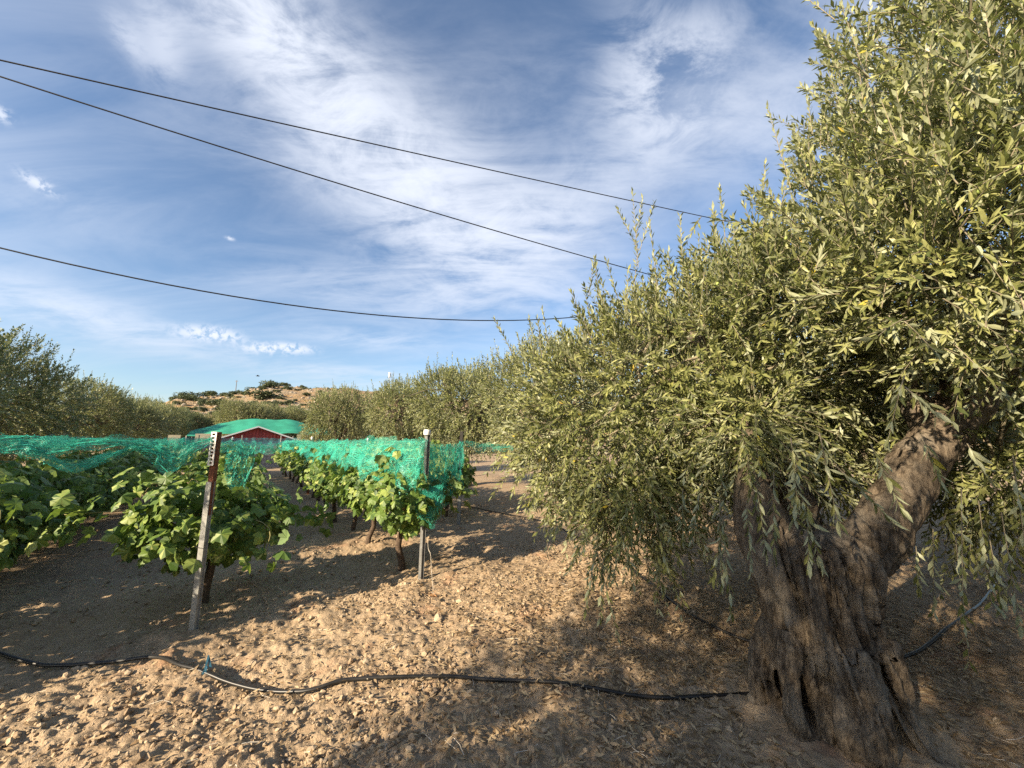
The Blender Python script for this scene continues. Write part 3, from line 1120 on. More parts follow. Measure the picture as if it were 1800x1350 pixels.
left_row = [
    (-4.7, 12.6, 3, 1.04, 'tall shaded olive tree at the left edge behind the dark vines'),
    (-4.7, 20.0, 2, 1.0, 'olive tree directly right of the tall shaded left one'),
    (-4.5, 24.6, 0, 1.0, 'middle olive tree of the left line above the draped net'),
    (-4.6, 29.0, 1, 1.05, 'olive tree near the far end of the left line'),
    (-4.4, 33.5, 2, 1.05, 'last olive tree of the left line, beside the canopy edge'),
    (-4.8, 9.2, 3, 1.0, 'olive tree out of view past the left edge, shading the left vine row'),
    (-4.8, 6.2, 1, .85, 'smaller olive tree out of view past the left edge, nearest to the camera'),
]
for i, (p, a, v, s, lab) in enumerate(left_row):
    q = vy(p, a)
    place_olive(OV[v], q[0], q[1], i * 2.3 + .6, s, lab)
# the olives behind the photographer, which shade the foreground
for (x, y, v, s, rz, lab) in ((-3.0, -2.9, 3, 1.18, .4, 'olive tree out of view behind the camera, nearest to the hose'),
                              (-.75, -5.0, 3, 1.18, 2.2, 'olive tree out of view behind the camera, its shade on the forked trunk'),
                              (2.2, -6.2, 3, 1.2, 4.0, 'olive tree out of view to the right behind the camera')):
    place_olive(OV[v], x, y, rz, s, lab)


# ------------------------------------------------------------------ vines
def grape_leaf():
    out = [(0, .02), (-.16, -.10), (-.34, -.08), (-.47, .12), (-.40, .24), (-.54, .40), (-.47, .60), (-.30, .58), (-.22, .80), (0, 1.0), (.22, .80), (.30, .58), (.47, .60), (.54, .40), (.40, .24), (.47, .12), (.34, -.08), (.16, -.10)]
    V = [(x, y, -.22 * (x * x) * 1.8 - .16 * (y - .4) ** 2) for x, y in out] + [(0, .36, .05)]
    n = len(out)
    F = [[i, (i + 1) % n, n] for i in range(n)]
    return np.array(V, float), np.array(F)[:, ::-1]


GL_V, GL_F = grape_leaf()
GLK = []
for k in range(9):
    W = GL_V.copy()
    W[:, 2] *= rng.uniform(.2, 3.2)
    W[:-1] += rng.normal(0, .034, (len(W) - 1, 3))
    W[:, 0] *= rng.uniform(.9, 1.1)
    GLK.append((W, rng.uniform(.05, .98)))


def vine_data(seed, n, ax_len, ax_wid, z0, z1, leaf=.100):
    r = np.random.default_rng(seed)
    head = np.array([r.normal(0, .03), r.normal(0, .04), z0 + .12])
    tk = curve_pts([[0, 0, -.1], [r.normal(0, .02), r.normal(0, .02), .08], [r.normal(0, .035), r.normal(0, .035), .3], head], 9)
    canes, P, Dv, Nv = [], [], [], []
    ncane = 12
    for c in range(ncane):
        sgn = -1 if c % 2 else 1
        e = np.array([sgn * r.uniform(.1, 1) * ax_len * .5, r.normal(0, .42) * ax_wid, r.uniform(z0 + .3, z1)])
        droop = r.uniform(-.05, .25)
        m = head * .5 + e * .5 + np.array([0, 0, .18])
        tip = e + np.array([sgn * .08, r.normal(0, .08), -droop])
        canes.append(curve_pts([head, m, e, tip], 10))
    cc = np.array([0, 0, (z0 + z1) / 2])
    for i in range(n):
        c = canes[r.integers(ncane)]
        p = c[r.integers(2, 10)] + r.normal(0, 1, 3).clip(-1.6, 1.6) * np.array([.13, .11, .11])
        if r.random() < .55:
            q = unit(r.normal(0, 1, 3)) * r.uniform(.72, 1.0)
            p = cc + q * np.array([ax_len * .5, ax_wid * .5, (z1 - z0) * .5])
        p[2] = max(p[2], z0 - .06 + r.random() * .12)
        o = unit((p - cc) / np.array([ax_len, ax_wid, z1 - z0]))
        nn = unit(o * .9 + np.array([0, 0, .5]) + r.normal(0, .45, 3))
        dd = unit(np.array([0, 0, -.9]) + o * .5 + r.normal(0, .45, 3))
        P.append(p)
        Dv.append(dd)
        Nv.append(nn)
    return tk, canes, np.array(P), np.array(Dv), np.array(Nv), r.normal(1, .22, n).clip(.5, 1.35) * leaf, r.random(n)


VINE_LEAF_MESH = [mesh_np('leaf', W, GL_F, M['vine_leaf'], False, np.full(len(GL_F), t)) for W, t in GLK]
VINES = []
for k, (n, al, aw, z0, z1) in enumerate([(760, 1.25, 1.35, .36, 1.20), (680, 1.35, .74, .42, 1.20), (680, 1.30, .76, .45, 1.22), (660, 1.35, .72, .42, 1.24), (680, 1.3, .78, .40, 1.16), (1000, 1.35, .95, .14, 1.22), (1000, 1.35, .95, .16, 1.26)]):
    tk, canes, P, Dv, Nv, L, t = vine_data(300 + k, n, al, aw, z0, z1, .108 if k == 0 else .096)
    mb = MB()
    mb.tube(tk, np.linspace(.042, .030, len(tk)) + .02 * np.exp(-np.linspace(0, 8, len(tk))), 8)
    trunk = mb.mesh('trunk', M['vine_bark'], True)
    mb = MB()
    for c in canes:
        mb.tube(c, np.linspace(.008, .003, len(c)), 4, False)
    cn = mb.mesh('canes', M['cane'], True)
    vsel = (np.arange(n) * 7) % len(GLK)
    Vs, Fs, tn, off = [], [], [], 0
    for q in range(len(GLK)):
        i = np.where(vsel == q)[0]
        v, f = leaf_cloud(P[i], Dv[i], Nv[i], L[i], GLK[q][0], GL_F)
        Vs.append(v)
        Fs.append(f + off)
        tn.append(np.repeat(t[i], len(GL_F)))
        off += len(v)
    fol = mesh_np('foliage', np.vstack(Vs), np.vstack(Fs), M['vine_leaf'], False, np.concatenate(tn))
    VINES.append(dict(trunk=trunk, canes=cn, foliage=fol, P=P, D=Dv, N=Nv, L=L, vs=vsel))


def place_vine(k, loc, rz, label, single, s=1.0):
    root = empty('grapevine', (loc[0], loc[1], gz(loc) - .01), rz)
    root.scale = (s, s, s)
    tag(root, label, 'grapevine', 'grapevines in the rows')
    d = VINES[k]
    link('trunk', d['trunk'], root)
    link('canes', d['canes'], root)
    if not single:
        o = link('foliage', d['foliage'], root)
        o['kind'] = 'stuff'
        return root
    n = len(d['P'])
    for i in range(n):
        if i >= 299:
            break
        dd = unit(d['D'][i])
        ss = unit(np.cross(dd, d['N'][i]))
        nn = np.cross(ss, dd)
        mt = Matrix(((ss[0], dd[0], nn[0]), (ss[1], dd[1], nn[1]), (ss[2], dd[2], nn[2])))
        link('leaf', VINE_LEAF_MESH[d['vs'][i]], root, d['P'][i], mt.to_euler(), (d['L'][i],) * 3)
    if n > 299:
        Vs, Fs, off = [], [], 0
        for i in range(299, n):
            v, f = leaf_cloud(d['P'][i:i + 1], d['D'][i:i + 1], d['N'][i:i + 1], d['L'][i:i + 1], GLK[d['vs'][i]][0], GL_F)
            Vs.append(v)
            Fs.append(f + off)
            off += len(v)
        o = link('foliage', mesh_np('foliage', np.vstack(Vs), np.vstack(Fs), M['vine_leaf'], False, rng.random(sum(len(f) for f in Fs))), root)
        o['kind'] = 'stuff'
    return root


ORD = ['first', 'second', 'third', 'fourth', 'fifth', 'sixth', 'seventh', 'eighth', 'ninth', 'tenth', 'eleventh', 'twelfth', 'thirteenth', 'fourteenth', 'fifteenth', 'sixteenth', 'seventeenth', 'eighteenth', 'nineteenth', 'twentieth']
ROWS = [(-2.15, 4.1, 20, 'in the dark shaded row at the left edge', 1.0),
        (-.20, 4.62, 14, 'in the row behind the perforated post', 1.0),
        (1.62, 4.55, 14, 'in the row behind the white-capped post', 1.0),
        (3.35, 7.1, 9, 'in the row behind the dark slim post', 1.05)]
for ri, (perp, a0, cnt, where, s) in enumerate(ROWS):
    for i in range(cnt):
        a = a0 + i * (.95 if ri == 0 else 1.17) + rng.normal(0, .05)
        if ri == 1 and i > 0:
            a += .9
        q = vy(perp + rng.normal(0, .04), a)
        k = 0 if (ri == 1 and i == 0) else 1 + (i * 3 + ri) % 4
        if ri == 0 and i < 10:
            k = 5 + i % 2
        dep = depth_of(q)
        side = abs(q[0]) / max(dep, .1)
        lab = '%s grapevine from the near end %s' % (ORD[i], where)
        if ri == 1 and i == 0:
            lab = 'bushy sunlit grapevine growing round the perforated post'
        elif ri == 2 and i == 0:
            lab = 'grapevine under the green net beside the white-capped post'
        place_vine(k, q, RA + (math.pi / 2) + (math.pi if (i % 2) else 0), lab, dep < 6.3 and side < 1.45, s * rng.uniform(.95, 1.05))
# the near vine's offset stands a little behind its post; see the posts below


# ------------------------------------------------------------------ posts
def hat_section(wd, dp, t=.004):
    """open channel profile of a pressed-steel vineyard post"""
    o = [(-wd / 2, 0), (-wd / 2, dp), (-wd / 2 - .012, dp), (-wd / 2 - .012, dp + t), (-wd / 2 + t, dp + t), (-wd / 2 + t, t), (wd / 2 - t, t), (wd / 2 - t, dp + t), (wd / 2 + .012, dp + t), (wd / 2 + .012, dp), (wd / 2, dp), (wd / 2, 0)]
    return np.array(o)


def extrude(mb, prof, z0, z1):
    n = len(prof)
    V = np.vstack([np.column_stack([prof, np.full(n, z0)]), np.column_stack([prof, np.full(n, z1)])])
    mb.add(V, [[i, (i + 1) % n, n + (i + 1) % n, n + i] for i in range(n)])
    q = [(0, 1, 4, 5), (1, 2, 3, 4), (0, 5, 6, 11), (11, 6, 7, 10), (10, 7, 8, 9)]
    for zoff in (0, n):
        mb.add(V, [[zoff + i for i in f] for f in q])
    return mb


def facing(p):
    return math.atan2(p[1], p[0]) - math.pi / 2


p1 = on_ground(335, 1113)
post = empty('vineyard_post', (p1[0], p1[1], gz(p1)), facing(p1) - .62)
tag(post, 'leaning grey steel vineyard post with rusty top and white perforated strip', 'post')
post.rotation_euler[1] = R(.4)
extrude(MB(), hat_section(.040, .028), -.15, 1.12).build('channel', M['galv'], post)
mb = MB()
mb.box((.004, .012, 1.19), (.036, .006, .66))
mb.box((.0235, .030, 1.19), (.005, .040, .66))
mb.build('rusty_angle', M['rust'], post)
mb = MB()
mb.box((-.0185, -.001, 1.385), (.011, .005, .27))
mb.box((.0155, -.001, 1.385), (.011, .005, .27))
for i in range(10):
    mb.box((-.0015, -.001, 1.256 + i * .0287), (.0231, .0048, .0125))
mb.build('perforated_strip', M['strip'], post)
mb = MB()
for z in (.28, .62, .95):
    mb.tube([[math.cos(t) * .045, .016 + math.sin(t) * .035, z + .006 * math.sin(2 * t)] for t in np.linspace(0, 6.2, 14)], .0016, 4)
mb.build('wire_tie', M['dark_metal'], post)

p2 = on_ground(737, 1025)
post = empty('vineyard_post', (p2[0], p2[1], gz(p2)), facing(p2) - .75)
tag(post, 'grey steel vineyard post with white cap wrapped in green net', 'post')
post.rotation_euler[1] = R(1.2)
extrude(MB(), hat_section(.036, .028), -.15, 1.50).build('channel', M['galv_shaded'], post)
mb = MB()
mb.tube([[0, .012, 1.498], [0, .012, 1.52], [0, .012, 1.545], [0, .012, 1.556]], [.036, .040, .038, .028], 14)
mb.build('cap', M['white_plastic'], post, True)

p3 = on_ground(806, 921)
post = empty('vineyard_post', (p3[0], p3[1], gz(p3)), facing(p3))
tag(post, 'dark slim vineyard post at the right edge of the hanging net', 'post')
post.rotation_euler[1] = R(1.0)
extrude(MB(), hat_section(.040, .028), .55, 1.62).build('upper_channel', M['dark_metal'], post)
extrude(MB(), hat_section(.046, .032), -.15, .56).build('lower_channel', M['galv'], post)

for (perp, a, lab, m) in ((1.62, 12.2, 'thin far post with pale tip in the white-capped row', 'rust'), (-2.15, 3.75, 'end post of the shaded left row, just outside the left edge', 'galv'),
                          (-.2, 12.6, 'far post in the row behind the perforated post', 'galv'), (3.35, 13.0, 'far post in the row behind the dark slim post', 'galv')):
    q = vy(perp, a)
    post = empty('vineyard_post', (q[0], q[1], gz(q)), facing(q))
    tag(post, lab, 'post')
    extrude(MB(), hat_section(.045, .030), -.1, 1.50).build('channel', M[m], post)
    MB().tube([[0, .012, 1.495], [0, .012, 1.55], [0, .012, 1.57]], [.03, .03, .02], 8).build('cap', M['white_plastic'], post)

# trellis wires along each row
for (perp, a0, a1, z, lab) in ((-2.15, 3.75, 24, 1.42, 'top trellis wire of the shaded left row'), (-.20, 4.0, 20.5, 1.42, 'top trellis wire of the row behind the perforated post'),
                               (1.62, 3.98, 20.5, 1.44, 'top trellis wire of the white-capped row'), (3.35, 6.45, 17, 1.46, 'top trellis wire of the dark post row')):
    pts = [vy(perp, a, z - .03 * math.sin((a - a0) * .8) ** 2) for a in np.linspace(a0, a1, 30)]
    tag(MB().tube(pts, .0016, 4).build('trellis_wire', M['dark_metal']), lab, 'wire')


# ------------------------------------------------------------------ nets
def net(name_label, top, drop, seed, nu=160, nv=26, amp=.03, lean=None, bunch=.0, layers=1, strands=30, mat='net', uvs=1.0):
    """a net hung from a line of top points; drop gives its depth along the line"""
    global rng
    kp = rng
    rng = np.random.default_rng(seed)
    top = curve_pts(top, nu)
    arc = np.concatenate([[0], np.cumsum(np.linalg.norm(np.diff(top, axis=0), axis=1))])
    dr = np.interp(np.linspace(0, 1, nu), np.linspace(0, 1, len(drop)), drop)
    root = empty('bird_net', top[0])
    tag(root, name_label, 'net', 'green bird nets')
    tn = unit(np.gradient(top, axis=0))
    sid = unit(np.cross(tn, np.array([0, 0, 1.0])))
    off = top[0]
    for ly in range(layers):
        U = np.linspace(0, 1, nu)[:, None] * np.ones((1, nv))
        Vv = np.linspace(0, 1, nv)[None] * np.ones((nu, 1))
        A = arc[:, None] * np.ones((1, nv))
        fold = fbm(A * 7 + ly * 9, Vv * 1.3, oct=4, seed=seed + ly)
        fold2 = fbm(A * 7 + 40 + ly * 9, Vv * 2.0, oct=4, seed=seed + 50 + ly)
        edge = 1 + .30 * fbm(A[:, :1] * 4, A[:, :1] * 0 + ly, oct=4, seed=seed + 90 + ly)
        Z = -(dr[:, None] * (1 - .22 * ly)) * edge * Vv
        sc = np.minimum(1, dr[:, None] / .25 + .25)
        P = top[:, None] + sid[:, None] * (amp * fold * (.35 + Vv) * sc + .012 * ly)[..., None] + tn[:, None] * (amp * .8 * fold2 * Vv)[..., None]
        P[..., 2] += Z + .35 * amp * fold2 * sc + .02 * np.exp(-Vv * 6) * fold
        if lean is not None:
            P += Vv[..., None] * np.asarray(lean)
        idx = np.arange(nu * nv).reshape(nu, nv)
        F = np.stack([idx[:-1, :-1], idx[1:, :-1], idx[1:, 1:], idx[:-1, 1:]], -1).reshape(-1, 4)
        uv = np.stack([A * (1 + bunch), Vv * np.maximum(dr[:, None], .12) * (1.5 + bunch)], -1).reshape(-1, 2) * uvs + ly * .37
        link('mesh_sheet', mesh_np('mesh_sheet', P.reshape(-1, 3) - off, F, M[mat], True, None, uv), root)
        if ly == 0:
            P0 = P
    # gathered strands
    mb = MB()
    for s in range(strands):
        u0 = rng.uniform(0, .9)
        u1 = min(1, u0 + rng.uniform(.05, .35))
        v0, v1 = rng.uniform(0, 1, 2) ** 1.5
        k = 12
        ii = (np.linspace(u0, u1, k) * (nu - 1)).astype(int)
        jj = (np.linspace(v0, v1, k) * (nv - 1)).astype(int)
        q = P0[ii, jj] + rng.normal(0, .006, (k, 3))
        mb.tube(q - off, rng.uniform(.0012, .0030), 3, False)
    if strands:
        o = mb.build('gathered_threads', M['net_thread'], root)
        o['kind'] = 'stuff'
    rng = kp
    return root


t1 = p1 + np.array([0, 0, 1.47])
t2 = p2 + np.array([0, 0, 1.47])
t3 = p3 + np.array([0, 0, 1.48])
e0 = vy(-2.15, 3.75, 1.50)
# left sweep from the off-frame end post to the perforated post
mid = lambda f, dz: e0 * (1 - f) + t1 * f + np.array([0, 0, dz])
net('green net swagged from the left edge to the perforated post', [e0, mid(.25, .0), mid(.45, -.005), mid(.6, -.02), mid(.75, -.01), mid(.9, -.02), t1],
    [.10, .10, .10, .09, .13, .14, .07, .06, .10, .30, .12, .05], 5, nu=220, nv=20, amp=.05, bunch=.4, layers=3, strands=70)
net('loose net fold sagging below the left net swag', [mid(.50, -.03), mid(.56, -.12), mid(.63, -.17), mid(.70, -.12), mid(.78, -.04)], [.05, .06, .07, .06, .04], 15, nu=90, nv=8, amp=.03, bunch=.8, layers=3, strands=30)
# thin net and hanging tails right of the perforated post
rgt = lambda f, dz: t1 * (1 - f) + vy(.75, 7.5, 1.45) * f + np.array([0, 0, dz])
net('thin net stretched rightward from the perforated post', [t1 + [0, 0, -.02], rgt(.3, -.03), rgt(.6, -.04), rgt(1, 0), vy(1.62, 9.5, 1.45)], [.06, .10, .14, .12, .12, .2], 25, nu=140, nv=14, amp=.04, layers=1, strands=26)
tl = rgt(.10, -.05)
net('narrow net tail hanging over the bushy vine', [tl, tl + PER * .10, tl + PER * .2 + [0, 0, -.01]], [.30, .44, .50, .55, .2], 35, nu=40, nv=40, amp=.03, layers=1, strands=34)
# row of the white-capped post: left face and end curtain
fl = [vy(1.40, a, 1.46 - .03 * math.sin(a * 2.1)) for a in (4.15, 5.2, 6.3, 7.6, 9.5, 12, 15, 18)]
net('wide green net draped along the vines of the white-capped row', [t2 + [.06, -.07, 0], t2 + [-.06, -.02, -.01]] + fl[1:], [.50, .50, .48, .45, .42, .40, .36, .33, .30], 45, nu=260, nv=30, amp=.05, layers=2, strands=60, lean=(-.10, -.05, 0))
cur = lambda f, dz: t2 * (1 - f) + t3 * f + np.array([0, 0, dz])
cm = vy(2.15, 4.35, 1.42)
net('bunched green net curtain hanging right of the white-capped post', [t2 + [-.03, -.09, .01], t2 * .5 + cm * .5 + [0, 0, -.06], cm, cm + PER * .12 + [0, 0, .02]], [.55, .72, .95, .85, .80, .60], 55, nu=90, nv=50, amp=.055, bunch=.3, layers=3, strands=70)
tie = vy(1.62, 3.95, 1.0)
net('net gathered low round the white-capped post', [p2 + [-.30, .1, 1.00], p2 + [-.12, -.03, .97], p2 + [.05, -.05, .95], p2 + [.22, .0, .98]], [.07, .10, .16, .28, .34, .10], 65, nu=70, nv=26, amp=.035, bunch=.5, layers=2, strands=40)
net('short net swag hanging between the curtain and dark slim post', [cm + PER * .14, cm * .5 + t3 * .5 + [0, 0, -.12], t3], [.25, .12, .10, .10], 75, nu=60, nv=14, amp=.03, layers=1, strands=14)
net('net over the vines right of the dark slim post', [t3, vy(3.75, 6.5, 1.42), vy(4.4, 6.3, 1.36)], [.10, .16, .12], 85, nu=60, nv=12, amp=.04, layers=2, strands=16)
net('far net laid along the top of the shaded left row', [vy(-2.0, a, 1.50) for a in (5.5, 9, 13, 17, 22)], [.12, .16, .10, .18, .10], 95, nu=160, nv=12, amp=.05, layers=1, strands=20)

# string hanging from the curtain and dry tuft under it
q = on_ground(762, 1040)
s0 = at_y(752, 945, q[1] + .03)
tag(MB().tube(curve_pts([s0, at_y(753, 965, q[1] + .02), at_y(757, 975, q[1]), at_y(759, 1010, q[1]), q + [0, 0, .01]], 16), .0022, 4).build('string', M['string']), 'pale string hanging from the net to the ground', 'string')
mb = MB()
tq = on_ground(762, 1050)
for i in range(60):
    d = unit(rng.normal(0, 1, 3) * [1, 1, .5] + [0, 0, .5]) * rng.uniform(.03, .07)
    mb.tube([[0, 0, 0], d * .6, d + [0, 0, -.01]], .0012, 3, False)
tag(mb.build('dry_tuft', M['dry_grass'], None, loc=(tq[0], tq[1], float(surf_z(tq[0], tq[1])) + .01)), 'small reddish dry grass tuft at the foot of the string', 'grass tuft')


# ------------------------------------------------------------------ hoses
def hose(pix, r, label, lift=.014):
    P = np.array([on_ground(*p) for p in pix])
    C = curve_pts(P, 12 * len(P))
    C[:, 2] = np.convolve(np.pad(surf_z(C[:, 0], C[:, 1]), 6, 'edge'), np.ones(13) / 13, 'valid') + r + lift
    return tag(MB().tube(C, r, 8).build('irrigation_hose', M['hose'], None, True), label, 'hose', 'black drip hoses')


hose([(-90, 1160), (0, 1168), (75, 1174), (150, 1170), (262, 1163), (318, 1183), (400, 1200), (530, 1215), (620, 1203), (780, 1197), (900, 1205), (1030, 1222), (1180, 1232), (1345, 1224), (1420, 1215)], .0115, 'black hose winding across the foreground to the trunk')
hose([(1075, 980), (1130, 1025), (1200, 1080), (1280, 1115), (1370, 1140), (1450, 1155)], .0105, 'black hose running down to the left side of the trunk')
hose([(1480, 1160), (1530, 1165), (1600, 1152), (1660, 1120), (1720, 1075), (1760, 1020)], .0115, 'black hose curving away right of the trunk')
hose([(800, 888), (860, 902), (960, 922), (1010, 945), (1075, 980)], .010, 'black hose crossing the shaded ground right of the dark slim post')
q = on_ground(362, 1192)
tie = empty('hose_tie', (q[0], q[1], float(surf_z(q[0], q[1])) + .012), .5)
tag(tie, 'blue plastic tie wrapped round the foreground hose', 'tie')
mb = MB()
mb.tube([[0, math.cos(t) * .017, .014 + math.sin(t) * .017] for t in np.linspace(0, 6.2, 12)], .004, 5)
mb.build('loop', M['blue_tape'], tie)
mb = MB()
mb.box((-.004, .0, .060), (.010, .004, .075), M=Matrix.Rotation(.15, 3, 'Y'))
mb.box((.010, .004, .052), (.012, .006, .062), M=Matrix.Rotation(-.25, 3, 'Y'))
mb.box((-.012, -.01, .010), (.014, .004, .045), M=Matrix.Rotation(.5, 3, 'Y'))
mb.build('loose_end', M['blue_tape'], tie)


# ------------------------------------------------------------------ cables and poles
PL = np.array([-15.0, 3.3, 0])
PR = np.array([11.1, 15.0, 0])


def plane_point(px, py):
    d = pdir(px, py)
    n = np.cross(PR - PL, [0, 0, 1.0])
    t = np.dot(PL - np.array([0, 0, H]), n) / np.dot(d, n)
    return np.array([0, 0, H]) + d * t


cab = [([(0, 105), (350, 185), (700, 263), (1098, 350), (1261, 386)], 'uppermost of the three black cables crossing the sky'),
       ([(0, 134), (350, 247), (700, 354), (1042, 455)], 'middle of the three black cables crossing the sky'),
       ([(0, 435), (350, 512), (700, 556), (870, 563), (930, 563)], 'lowest black cable, sagging just above the tree line')]
hL, hR = [], []
for pts, lab in cab:
    Q = np.array([plane_point(*p) for p in pts])
    ln = np.linalg.norm(PR - PL)
    s = ((Q - PL) @ ((PR - PL) / ln)) / ln
    co = np.polyfit(s, Q[:, 2], 2)
    ss = np.linspace(0, 1, 60)
    C = PL[None] * (1 - ss[:, None]) + PR[None] * ss[:, None]
    C[:, 2] = np.polyval(co, ss)
    hL.append(C[0, 2])
    hR.append(C[-1, 2])
    tag(MB().tube(C, .0135, 6).build('overhead_cable', M['cable'], None, True), lab, 'cable', 'overhead cables')
print('cable heights', hL, hR)
for P, hh, lab in ((PL, hL, 'wooden utility pole out of view past the left edge, carrying the cables'), (PR, hR, 'wooden utility pole hidden behind the near olive crown, carrying the cables')):
    pole = empty('utility_pole', (P[0], P[1], gz(P)))
    tag(pole, lab, 'utility pole')
    MB().tube([[0, 0, -.5], [0, 0, max(hh) * .5], [0, 0, max(hh) + .15]], [.13, .11, .09], 12).build('shaft', M['pole_wood'], pole, True)
    for z in hh:
        MB().tube([[-.16, 0, z], [.16, 0, z]], .03, 8).build('insulator', M['white_plastic'], pole)

# ------------------------------------------------------------------ far end: wall, shed, canopy
RZ = RA
wall_c = vy(.9, 25.6)
wall = empty('block_wall', (wall_c[0], wall_c[1], 0), RZ)
tag(wall, 'low grey concrete block wall at the far end of the rows', 'wall')
bm_ = MB().box((0, 0, .195), (.395, .19, .19)).mesh('block', M['block'])
for c in range(6):
    for k in range(24):
        link('block', bm_, wall, (-4.8 + k * .408 + (c % 2) * .204, rng.normal(0, .006), -.1 + c * .203))
MB().box((.2, .02, .63), (9.7, .15, 1.24)).build('mortar', M['mortar'], wall)
nb = vy(-3.4, 25.2, 1.56)
net('bluish net fence stretched above the block wall', [vy(-3.6, 25.35, 1.60), vy(0, 25.35, 1.60), vy(5.4, 25.35, 1.60)], [.45, .42, .45, .42], 111, nu=120, nv=10, amp=.05, layers=1, strands=0, mat='net_back')
for i, pp in enumerate((-3.6, -1.8, 0, 1.8, 3.6, 5.4)):
    q = vy(pp, 25.35)
    tag(MB().tube([[0, 0, -.1], [0, 0, .9], [0, 0, 1.75]], .025, 6).build('fence_post', M['galv'], None, loc=(q[0], q[1], 0)), '%s slim post from the left of the far net fence' % ORD[i], 'fence post', 'net fence posts')

sc_ = vy(.75, 28.0)
shed = empty('shed', (sc_[0], sc_[1], 0), RZ)
tag(shed, 'low shed with red corrugated gable and pale roof edge', 'shed')
W2, EV, PK, DP = 1.85, 1.52, 2.22, 3.6
MB().box((0, DP / 2, EV / 2 - .05), (2 * W2 - .1, DP, EV + .1)).build('wall', M['block'], shed)
mb = MB()
n = 43
xs = np.linspace(-W2 + .02, W2 - .02, n * 4)
yy = -.05 - .022 * np.cos(xs / (2 * W2) * 2 * math.pi * 20)
zt = PK - (PK - EV) * np.abs(xs) / W2
V = np.vstack([np.column_stack([xs, yy, np.full(len(xs), EV - .02)]), np.column_stack([xs, yy, zt])])
m_ = len(xs)
mb.add(V, [[i, i + 1, m_ + i + 1, m_ + i] for i in range(m_ - 1)])
mb.build('red_gable', M['red_sheet'], shed)
for sgn in (-1, 1):
    l = math.hypot(W2 + .25, PK - EV)
    an = math.atan2(PK - EV, W2) * sgn
    Mx = Matrix.Rotation(an, 3, 'Y')
    MB().box((sgn * (W2 + .2) / 2, DP / 2 - .1, (PK + EV) / 2 + .03), (l, DP + .4, .04), M=Mx).build('roof', M['galv'], shed)
    MB().box((sgn * (W2 + .2) / 2, -.33, (PK + EV) / 2 + .03), (l, .03, .075), M=Mx).build('roof_edge', M['white_trim'], shed)

cc = vy(1.5, 34.0)
can = empty('shade_canopy', (cc[0], cc[1], 0), RZ)
tag(can, 'broad green shade-cloth canopy stretched behind the shed', 'canopy')
xs = [-4.4, -1.6, 1.5, 4.8]
zs_ = [2.15, 3.02, 3.05, 2.25]
V, F = [], []
g = 26
for j in range(9):
    v = j / 8
    for i in range(g):
        x = -4.4 + 9.2 * i / (g - 1)
        ztop = np.interp(x, xs, zs_)
        zlow = np.interp(x, xs, [1.75, 1.95, 1.95, 1.80])
        z = zlow + (ztop - zlow) * min(1, v * 1.6) - .06 * math.sin(i * 1.1) * (1 - v)
        V.append([x, -2.2 + 3.6 * v, z + .02 * math.sin(i * 2.3 + j)])
for j in range(8):
    for i in range(g - 1):
        F.append([j * g + i, j * g + i + 1, (j + 1) * g + i + 1, (j + 1) * g + i])
link('cloth', mesh_np('cloth', np.array(V), np.array(F), M['shade_cloth'], True), can)
for x in xs:
    z = float(np.interp(x, xs, zs_))
    for y in (-2.1, 1.3):
        MB().tube([[x, y, -.1], [x, y, (1.78 if y < 0 else z - .06)]], .035, 6).build('post', M['galv'], can)

for (pp, aa, wd, ht, zc, lab) in ((-1.75, 26.6, .62, .55, 1.55, 'cream board left of the red gabled shed'), (3.0, 26.6, .55, .40, 1.62, 'cream board right of the red gabled shed'), (-2.9, 26.6, .5, .5, 1.5, 'cream board partly hidden behind the perforated post')):
    q = vy(pp, aa)
    bo = empty('board', (q[0], q[1], 0), RZ)
    tag(bo, lab, 'board', 'cream boards')
    MB().box((0, 0, zc), (wd, .04, ht)).build('panel', M['cream'], bo)
    for sgn in (-1, 1):
        MB().box((sgn * wd * .35, .045, zc / 2), (.05, .05, zc + ht * .5)).build('leg', M['pole_wood'], bo)


# ------------------------------------------------------------------ hill and far trees
def hill_h(x, y):
    d = np.hypot(x, y)
    azd = np.degrees(np.arctan2(x, y))
    prof = np.interp(azd, [-75, -50, -44, -41.5, -39, -36, -33, -30, -27, -20, -5, 10, 40, 60, 75], [0.5, 1.5, 3.0, 5.6, 6.0, 6.9, 7.9, 8.3, 8.5, 8.4, 7.0, 5.5, 4.5, 3, 1])
    top = np.tan(np.radians(prof)) * 330 * .82
    f = np.clip((d - 120) / 210, 0, 1)
    f = f * f * (3 - 2 * f)
    back = np.clip((520 - d) / 180, 0, 1)
    rough = 1.6 * fbm(x / 14, y / 14, oct=4, seed=61) * f
    h = top * f * back
    step = 3.2
    terr = np.floor(h / step + .25 * fbm(x / 40, y / 40, oct=2, seed=63)) * step
    h = h * .62 + terr * .38
    return h + rough - 1.2 + 1.2 * f


na, nr = 420, 90
aa = np.radians(np.linspace(-75, 75, na))
rr = np.linspace(112, 520, nr)
A, RR = np.meshgrid(aa, rr)
X, Y = np.sin(A) * RR, np.cos(A) * RR
Z = hill_h(X, Y)
idx = np.arange(nr * na).reshape(nr, na)
F = np.stack([idx[:-1, :-1], idx[1:, :-1], idx[1:, 1:], idx[:-1, 1:]], -1).reshape(-1, 4)
hill = link('hill', mesh_np('hill', np.stack([X, Y, Z], -1).reshape(-1, 3), F, M['hill'], True))
hill['kind'] = 'structure'


